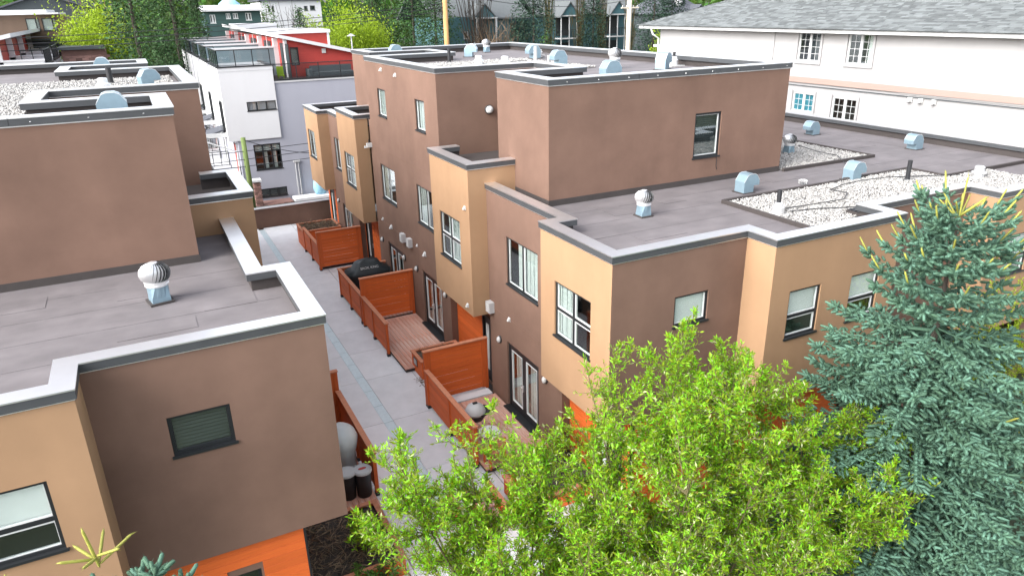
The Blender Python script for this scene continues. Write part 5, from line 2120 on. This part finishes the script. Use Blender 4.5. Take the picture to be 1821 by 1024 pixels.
tipsA = [(5.35, 8.2, 5.9), (5.8, 8.0, 6.2), (6.1, 8.1, 6.1), (6.35, 8.0, 6.0), (6.85, 8.1, 6.05), (7.2, 8.0, 6.45), (7.1, 8.1, 6.2), (7.35, 8.2, 6.0),
         (7.9, 8.1, 5.75), (8.3, 8.0, 5.6), (8.55, 8.1, 5.35), (8.9, 8.0, 5.0), (9.3, 7.9, 4.6)]
tipsA += ell_tips(210, (7.0, 7.7, 4.5), (2.3, 1.6, 1.5), -.8)
leafy_tree('tall fresh green tree whose top crosses the brown front wall', (7.2, 7.9, -.3), tipsA, 300)
tipsB = [(2.25, 8.3, 5.35), (2.9, 8.3, 5.5), (3.2, 8.1, 5.65), (3.75, 8.1, 5.75), (4.0, 8.0, 5.45), (4.35, 8.0, 5.2), (4.9, 8.2, 5.0), (2.6, 8.0, 5.0)]
tipsB += ell_tips(120, (4.0, 7.9, 4.0), (1.7, 1.5, 1.15), -.9)
tipsB += ell_tips(42, (2.5, 8.3, 4.5), (.9, 1.0, .9), -.7)
leafy_tree('airy fresh green tree in front of the courtyard mouth', (4.4, 8.1, -.3), tipsB, 240)
tipsC = [(9.7, 7.6, 4.4), (10.2, 7.3, 4.0), (10.9, 7.0, 3.4)]
tipsC += ell_tips(170, (9.7, 7.0, 3.0), (2.2, 1.5, 1.45), -1)
leafy_tree('fresh green tree spreading towards the blue spruce', (9.4, 7.2, -.3), tipsC, 280)
tipsD = ell_tips(210, (6.6, 6.6, 3.0), (3.4, 1.3, 1.4), -1) + ell_tips(110, (5.4, 7.6, 2.6), (1.7, 1.2, 1.3), -1) + ell_tips(60, (3.6, 8.2, 3.0), (1.2, 1.0, 1.0), -1) + ell_tips(80, (5.7, 8.6, 1.8), (1.5, 1.2, 1.0), -1)
leafy_tree('lower green tree with silvery twigs in the front', (6.0, 6.6, -.3), tipsD, 265, m=LEAF, pale=.12)
leafy_tree('yellow green tree behind the right side of the spruce', (16.6, 8.2, -.3), ell_tips(110, (16.8, 8.3, 3.6), (1.6, 1.0, 2.0), -1), 90, m=LIME, pale=0)
leafy_tree('small shrub with bright leaves in the planter below the left corner', (2.6, 12.4, .3), ell_tips(34, (2.6, 12.4, .8), (.4, .7, .4), -.5), 60, span=.6, stem=.02, name='shrub', pale=0, L=.1)
leafy_tree('low shrub beside the dark earth below the left corner', (2.5, 11.35, .05), ell_tips(26, (2.5, 11.35, .5), (.5, .35, .35), -.5), 60, span=.5, stem=.02, name='shrub', pale=0, L=.1, m=LEAFD)
leafy_tree('green shrub in the planter at the end of the bistro deck', (7.6, 12.8, .35), ell_tips(40, (7.6, 12.8, 1.1), (.8, .7, .7), -.6), 60, span=.7, stem=.02, name='shrub', pale=.1, L=.09)
leafy_tree('thin green shoots in front of the orange boards at the lower left', (.62, 9.75, .02), [(.5, 9.7, 1.75), (.62, 9.7, 1.9), (.8, 9.72, 1.6), (.7, 9.8, 1.5), (.55, 9.8, 1.4)], 60, span=.8, stem=.015, name='shrub', pale=0, L=.09)

# spruce shoots: bristly little spindles
SP_V = [(0, 0, 0)] + [(math.cos(2 * math.pi * k / 5) * a, math.sin(2 * math.pi * k / 5) * a, z) for a, z in ((.78, .05), (1.0, .40), (.86, .86)) for k in range(5)] + [(0, 0, 0.99)]
SP_F = [(0, 1 + (k + 1) % 5, 1 + k) for k in range(5)]
for rg in range(2):
    for k in range(5):
        a, b_ = 1 + rg * 5 + k, 1 + rg * 5 + (k + 1) % 5
        SP_F += [(a, b_, b_ + 5), (a, b_ + 5, a + 5)]
SP_F += [(11 + k, 11 + (k + 1) % 5, 16) for k in range(5)]
nv = len(SP_V)
for k in range(20):        # needles
    an = 2.4 * k
    z = .04 + .9 * k / 20
    c_, s_ = math.cos(an), math.sin(an)
    SP_V += [(c_ * .5 - s_ * .16, s_ * .5 + c_ * .16, z), (c_ * .5 + s_ * .16, s_ * .5 - c_ * .16, z), (c_ * 1.85, s_ * 1.85, z + .15)]
    SP_F.append((nv, nv + 1, nv + 2))
    nv += 3


def spruce(label, x, y, z0, h, ratio, zlow, dens=1.0, group=None, newtop=2.2, lead=.8):
    t = thing('blue_spruce', label, 'tree', (x, y, z0), group)
    apex = z0 + h
    B().tube([(x, y, z0), (x + .03, y, z0 + h * .6), (x, y, apex - .75)], [h * .016, h * .008, .012], 8).build('trunk', BARK, t, True)
    z = apex - .12
    lev = 0
    P0, D0, L0, W0 = [], [], [], []
    # leader and its first whorl of fresh shoots
    P0.append((x, y, apex - lead)); D0.append((-.12 if lead < .7 else .02, 0, 1)); L0.append(lead); W0.append(.016)
    for k in range(6):
        an = k * 1.05 + .3
        P0.append((x, y, apex - lead * .92 + .02 * k)); D0.append((math.cos(an) * .8, math.sin(an) * .8, .75 if lead > .7 else .4)); L0.append(random.uniform(.5, .8) * lead); W0.append(.016)
    z = apex - lead - .02 if lead > .7 else apex - lead - .95
    while z > zlow:
        depth = apex - z
        nb = 7 if depth < 2 else 9
        bl = min(ratio * (depth + .12) ** .82 * 1.14, 3.9)
        for k in range(nb):
            if dens < 1 and random.random() > dens and depth > 2:
                continue
            an = 2 * math.pi * (k + random.uniform(-.25, .25)) / nb + lev * .5
            l_ = bl * random.uniform(.74, 1.12)
            el = .62 if depth < 1.2 else (.32 if depth < 2.5 else random.uniform(-.20, .08))
            hd = np.array([math.cos(an), math.sin(an), 0])
            p0 = np.array([x, y, z + random.uniform(-.06, .06)])
            p2 = p0 + hd * l_ + np.array([0, 0, l_ * el])
            p1 = p0 + hd * l_ * .55 + np.array([0, 0, l_ * (el * .5 - .13)])
            pts = np.array(bez(p0, p1, p2, 10))
            bb_ = B().tube([tuple(p) for p in pts], [max(.006, .022 * l_ * (1 - i / 10)) for i in range(10)], 4, False)
            P, D, Ls, Ws = [], [], [], []
            # side sprays
            ns = max(3, int(l_ / .15))
            for i in range(ns):
                u = .22 + .78 * (i + random.random() * .6) / ns
                q = u * 9
                j = min(int(q), 8)
                p = pts[j] + (pts[j + 1] - pts[j]) * (q - j)
                ax = pts[j + 1] - pts[j]
                ax /= np.linalg.norm(ax)
                side = np.cross(ax, [0, 0, 1])
                sl_ = (.09 + .25 * l_ * (1 - u) ** .8) * random.uniform(.75, 1.2)
                sl_ = min(sl_, .85)
                for sg in (-1, 1):
                    sd = ax * .72 + side * sg * .8 + np.array([0, 0, random.uniform(-.28, .10)])
                    sd /= np.linalg.norm(sd)
                    nf = max(1, int(sl_ / .105))
                    for f in range(nf):
                        b_ = p + sd * sl_ * f / nf
                        s2 = np.cross(sd, [0, 0, 1]) * (1 if f % 2 else -1)
                        fd = sd * .62 + s2 * .85 + np.array([0, 0, random.uniform(-.75, .40)])
                        P.append(b_); D.append(fd); Ls.append(random.uniform(.11, .19)); Ws.append(random.uniform(.021, .029))
                    P.append(p + sd * sl_ * .9); D.append(sd); Ls.append(random.uniform(.13, .20)); Ws.append(.026)
                # shoots on the upper and lower side
                if l_ > 1:
                    P.append(p); D.append(ax * .5 + side * random.uniform(-.6, .6) + np.array([0, 0, -.9])); Ls.append(random.uniform(.10, .17)); Ws.append(.025)
                if random.random() < .7:
                    P.append(p); D.append(ax * .7 + np.array([0, 0, .8])); Ls.append(random.uniform(.10, .16)); Ws.append(.025)
            tipd = (pts[-1] - pts[-2]) / np.linalg.norm(pts[-1] - pts[-2])
            for q in range(6):        # the star of shoots at the tip
                P.append(pts[-1] - tipd * .04); D.append(tipd * .7 + rng.normal(0, .55, 3)); Ls.append(random.uniform(.12, .19)); Ws.append(.026)
            P.append(pts[-1]); D.append(pts[-1] - pts[-2]); Ls.append(.2); Ws.append(.027)
            V, Fq = scatter(SP_V, SP_F, np.array(P), np.array(D), Ls, Ws)
            # needles and wood of one branch in one mesh
            wv = np.array(bb_.v)
            wf = np.array([tri for f in bb_.f for tri in ((f[0], f[1], f[2]), (f[0], f[2], f[3]))])
            V2 = np.vstack([V, wv])
            F2 = np.vstack([Fq, wf + len(V)])
            link('branch', npmesh('branch', V2, F2, SPRUCE), t)
            if depth < newtop or random.random() < .05 * (newtop > 0):
                P0.append(tuple(pts[-1])); dd = pts[-1] - pts[-2]; dd = dd / np.linalg.norm(dd) + np.array([0, 0, .75])
                D0.append(tuple(dd)); L0.append(random.uniform(.2, .42)); W0.append(.017)
        z -= .21 if depth < 1.6 else random.uniform(.29, .36)
        lev += 1
    V, Fq = scatter(SP_V, SP_F, np.array(P0), np.array(D0), L0, W0)
    link('new_shoots', npmesh('new_shoots', V, Fq, SPRNEW), t)
    return t


spruce('big blue spruce on the right with yellow tipped top', 11.95, 7.0, -.3, 8.6, .56, .7, dens=.84, lead=.9)
spruce('spruce tip with yellow new shoots at the lower left', -1.1, 6.5, -.3, 7.0, .42, 4.2, newtop=0, lead=.5)
spruce('lower spruce tip beside the lower left window', -1.75, 6.5, -.3, 6.75, .42, 4.6, newtop=0, lead=.45)


def conifer(label, x, y, h, r, m=None, n=2600, z0=-.3, low=.12, name='conifer', group='conifers beyond the roofs', droop=.25, pw=.9, q=.32):
    n = int(n * 2.8)
    t = thing(name, label, 'tree', (x, y, z0), group)
    B().tube([(x, y, z0), (x, y, z0 + h * .95)], [h * .012, .03], 7).build('trunk', BARK, t)
    P, D, L_ = [], [], []
    nb = int(n / 14)
    for k in range(nb):
        f = low + (1 - low) * (k + random.random()) / nb
        zz = z0 + h * f
        bl = r * (1 - f) ** pw * random.uniform(.6, 1.15) + .15
        an = k * 2.39996 + random.uniform(-.3, .3)
        hd = np.array([math.cos(an), math.sin(an), 0])
        cl = random.uniform(.55, 1)
        for j in range(14):
            u = 1 - random.random() ** 1.6 * .9
            p = np.array([x, y, zz]) + hd * bl * u + np.array([0, 0, -droop * bl * u * u + .1 * bl * u])
            p += rng.normal(0, .14 + .06 * bl, 3) * np.array([1, 1, .45])
            P.append(p)
            D.append(hd + rng.normal(0, .55, 3) + np.array([0, 0, -.15]))
            L_.append(q * random.uniform(.5, 1.3) * cl)
    L_ = np.array(L_)
    V, Fq = scatter(LEAF_V, LEAF_F, np.array(P), np.array(D), L_, L_ * .42)
    stuff(link('crown', npmesh('crown', V, Fq, m or DCON), t))
    return t


def round_tree(label, x, y, h, r, m, n=3000, z0=-.3, cz=.62, rz=.42, name='leafy_tree', group=None, q=.22, clumps=40, up=0.0):
    n = int(n * 1.7)
    t = thing(name, label, 'tree', (x, y, z0), group)
    tb = B()
    tb.tube([(x, y, z0), (x, y, z0 + h * .5)], [h * .02, h * .012], 7)
    c = np.array([x, y, z0 + h * cz])
    P, D = [], []
    for k in range(clumps):
        v = rng.normal(size=3)
        v /= np.linalg.norm(v)
        v *= random.random() ** .4
        cc = c + v * np.array([r, r, h * rz]) * .88
        tb.tube(bez((x, y, z0 + h * .35), tuple((np.array([x, y, z0 + h * .5]) + cc) / 2), tuple(cc), 5), [.05, .04, .03, .02, .012], 4, False)
        s_ = r * random.uniform(.16, .34)
        nn_ = int(n / clumps)
        P.append(cc + rng.normal(0, 1, (nn_, 3)) * np.array([s_, s_, s_ * (1 + up)]))
        D.append(rng.normal(0, 1, (nn_, 3)) + np.array([0, 0, .4 + up]))
    tb.build('trunk', BARK, t)
    P, D = np.vstack(P), np.vstack(D)
    L_ = q * rng.uniform(.5, 1.3, len(P))
    V, Fq = scatter(LEAF_V, LEAF_F, P, D, L_, L_ * .5)
    stuff(link('crown', npmesh('crown', V, Fq, m), t))
    return t


def bare_tree(label, x, y, h, spread, m, n=60, z0=-.3, name='bare_tree', group=None, r0=.06, vert=0.0):
    t = thing(name, label, 'tree', (x, y, z0), group)
    tb = B()
    for k in range(n):
        tip = (x + random.gauss(0, spread), y + random.gauss(0, spread), z0 + h * random.uniform(.55, 1))
        mid = (x + (tip[0] - x) * .3, y + (tip[1] - y) * .3, z0 + h * random.uniform(.3, .5))
        pts = bez((x + random.gauss(0, spread * .15), y, z0), mid, tip, 7)
        tb.tube(pts, [r0 * (1 - i / 7.2) + .012 for i in range(7)], 3, False)
        for j in range(7):
            i = random.randint(2, 5)
            p = np.array(pts[i])
            dd = rng.normal(0, .6, 3) * (1 - vert) + np.array([0, 0, .8])
            L_ = random.uniform(.6, 1.8)
            tb.tube([tuple(p), tuple(p + dd * L_ * .5 + np.array([0, 0, .1])), tuple(p + dd * L_)], [.025, .02, .01], 3, False)
    tb.build('branches', m, t)
    return t


gC = 'conifers beyond the roofs'
conifer('dark tall conifer left of its twin behind the left roofs', .9, 66, 22, 3.4, n=4200)
conifer('dark tall conifer between the left twin and the white row', 4.0, 70, 23, 3.8, n=4600)
conifer('smaller conifer leaning towards the far end of the white row', 6.3, 76, 12.6, 2.6, n=2000)
conifer('dark conifer peeking above the left roof between white walls', 2.4, 60, 9.6, 2.4, n=1600)
round_tree('lime green rounded tree between the modern house and the conifers', -2.2, 74, 11.6, 2.7, LIME, 11000, cz=.72, rz=.27, clumps=60, up=.3)
round_tree('bright lime tree, left of the pair behind the red roof', 18.8, 70, 11.0, 2.3, LIME, 9000, cz=.68, rz=.30, up=.8, clumps=50)
round_tree('bright lime tree, lower right one of the pair behind the red roof', 21.6, 72, 10.2, 2.0, LIME, 8000, cz=.66, rz=.30, up=.8, clumps=46)
conifer('broad dark conifer left of the orange brown pole', 26.5, 74, 19, 4.6, n=4200)
conifer('broad dark conifer touching the orange brown pole', 30.5, 78, 18, 4.4, n=4000)
conifer('dark conifer between the lime trees and the broad conifers', 23.6, 78, 17, 3.4, n=3000)
conifer('small pointed conifer in front of the far white house', 17.2, 84, 11.6, 1.6, n=900)
conifer('bushy dark conifer right of the far white house', 20.8, 84, 11.4, 2.0, n=1200)
conifer('large bluish cedar between the bare shrub and the balcony houses', 39.4, 72, 17, 3.4, CCON, n=4600, droop=.5, pw=.5, low=.03)
conifer('narrow cedar between the two balcony houses', 48.3, 74, 16, 1.9, CCON, n=3400, droop=.5, pw=.5, low=.02)
conifer('dark cedar right of the pale utility pole', 55.4, 72, 17, 3.0, CCON, n=4000, droop=.5, pw=.5, low=.02)
conifer('dark bushy cedar beside the white apartment block', 59.6, 74, 14, 3.2, CCON, n=3600, droop=.5, pw=.5, low=.02)
conifer('dark conifer at the far left edge behind the gabled house', -16, 112, 19, 4, n=1500)
bare_tree('bare brown shrub in front of the teal apartment', 37.2, 76, 10.5, 1.9, DRYT, 70, name='bare_shrub')
bare_tree('tall bare tree rising behind the bare brown shrub', 35.4, 78, 17, 1.5, BARK, 26, r0=.10)
bare_tree('slim yellowish bare poplar left of the first balcony house', 43.6, 76, 15, .42, TWIGM, 46, vert=.75, group='slim bare poplars')
bare_tree('slim yellowish bare poplar right of the first balcony house', 48.4, 77, 15, .42, TWIGM, 46, vert=.75, group='slim bare poplars')
bare_tree('slim yellowish bare poplar left of the second balcony house', 50.8, 76, 15, .42, TWIGM, 46, vert=.75, group='slim bare poplars')
bare_tree('slim greenish bare poplar behind the pale utility pole', 55.6, 77, 14, .5, TWIGM, 46, vert=.75, group='slim bare poplars')
bare_tree('thin bare tree in front of the far white house', 18.6, 96, 13.5, 1.4, BARK, 22)
bare_tree('grey bare tree above the lime tree pair', 30.0, 100, 15, 2.0, BARK, 30)
bare_tree('pale bare tree left of the dark conifers', -2.2, 88, 14, 1.6, DRYT, 34)
round_tree('greenish young tree left of the far white house', 15.6, 96, 12.4, 1.8, LEAFD, 1500)
round_tree('light green young tree in front of the far white house', 19.4, 92, 11.2, 1.3, LIME, 1100)
round_tree('light green young tree right of the small pointed conifer', 21.2, 94, 11.0, 1.2, LIME, 900)
round_tree('reddish brown shrub at the corner of the green house', 12.2, 80, 10.2, .9, DRYT, 900, cz=.8, rz=.15)
round_tree('small green bush below the teal apartment', 38.8, 68, 8.6, 1.6, LEAFD, 1200)
round_tree('yellow green bush beside the pale utility pole', 53.0, 68, 9.0, 1.2, LIME, 900)
# the far wood that closes the horizon
P, D = [], []
for k in range(520):
    an = random.uniform(-40, 86)
    dist = random.uniform(122, 190)
    x, y = dist * math.sin(R(an)), dist * math.cos(R(an))
    hh, rr_ = random.uniform(12, 22), random.uniform(2.5, 5)
    nn_ = 110
    v = rng.normal(size=(nn_, 3))
    v /= np.linalg.norm(v, axis=1, keepdims=True)
    P.append(np.array([x, y, hh * .55]) + v * np.array([rr_, rr_, hh * .45]) * rng.uniform(.6, 1, (nn_, 1)))
    D.append(rng.normal(size=(nn_, 3)))
P, D = np.vstack(P), np.vstack(D)
L_ = rng.uniform(.8, 2.0, len(P))
V, Fq = scatter(LEAF_V, LEAF_F, P, D, L_, L_ * .6)
o = stuff(link('far_wood', npmesh('far_wood', V, Fq, LEAFD)))
o['label'] = 'green wood closing the horizon behind the houses'
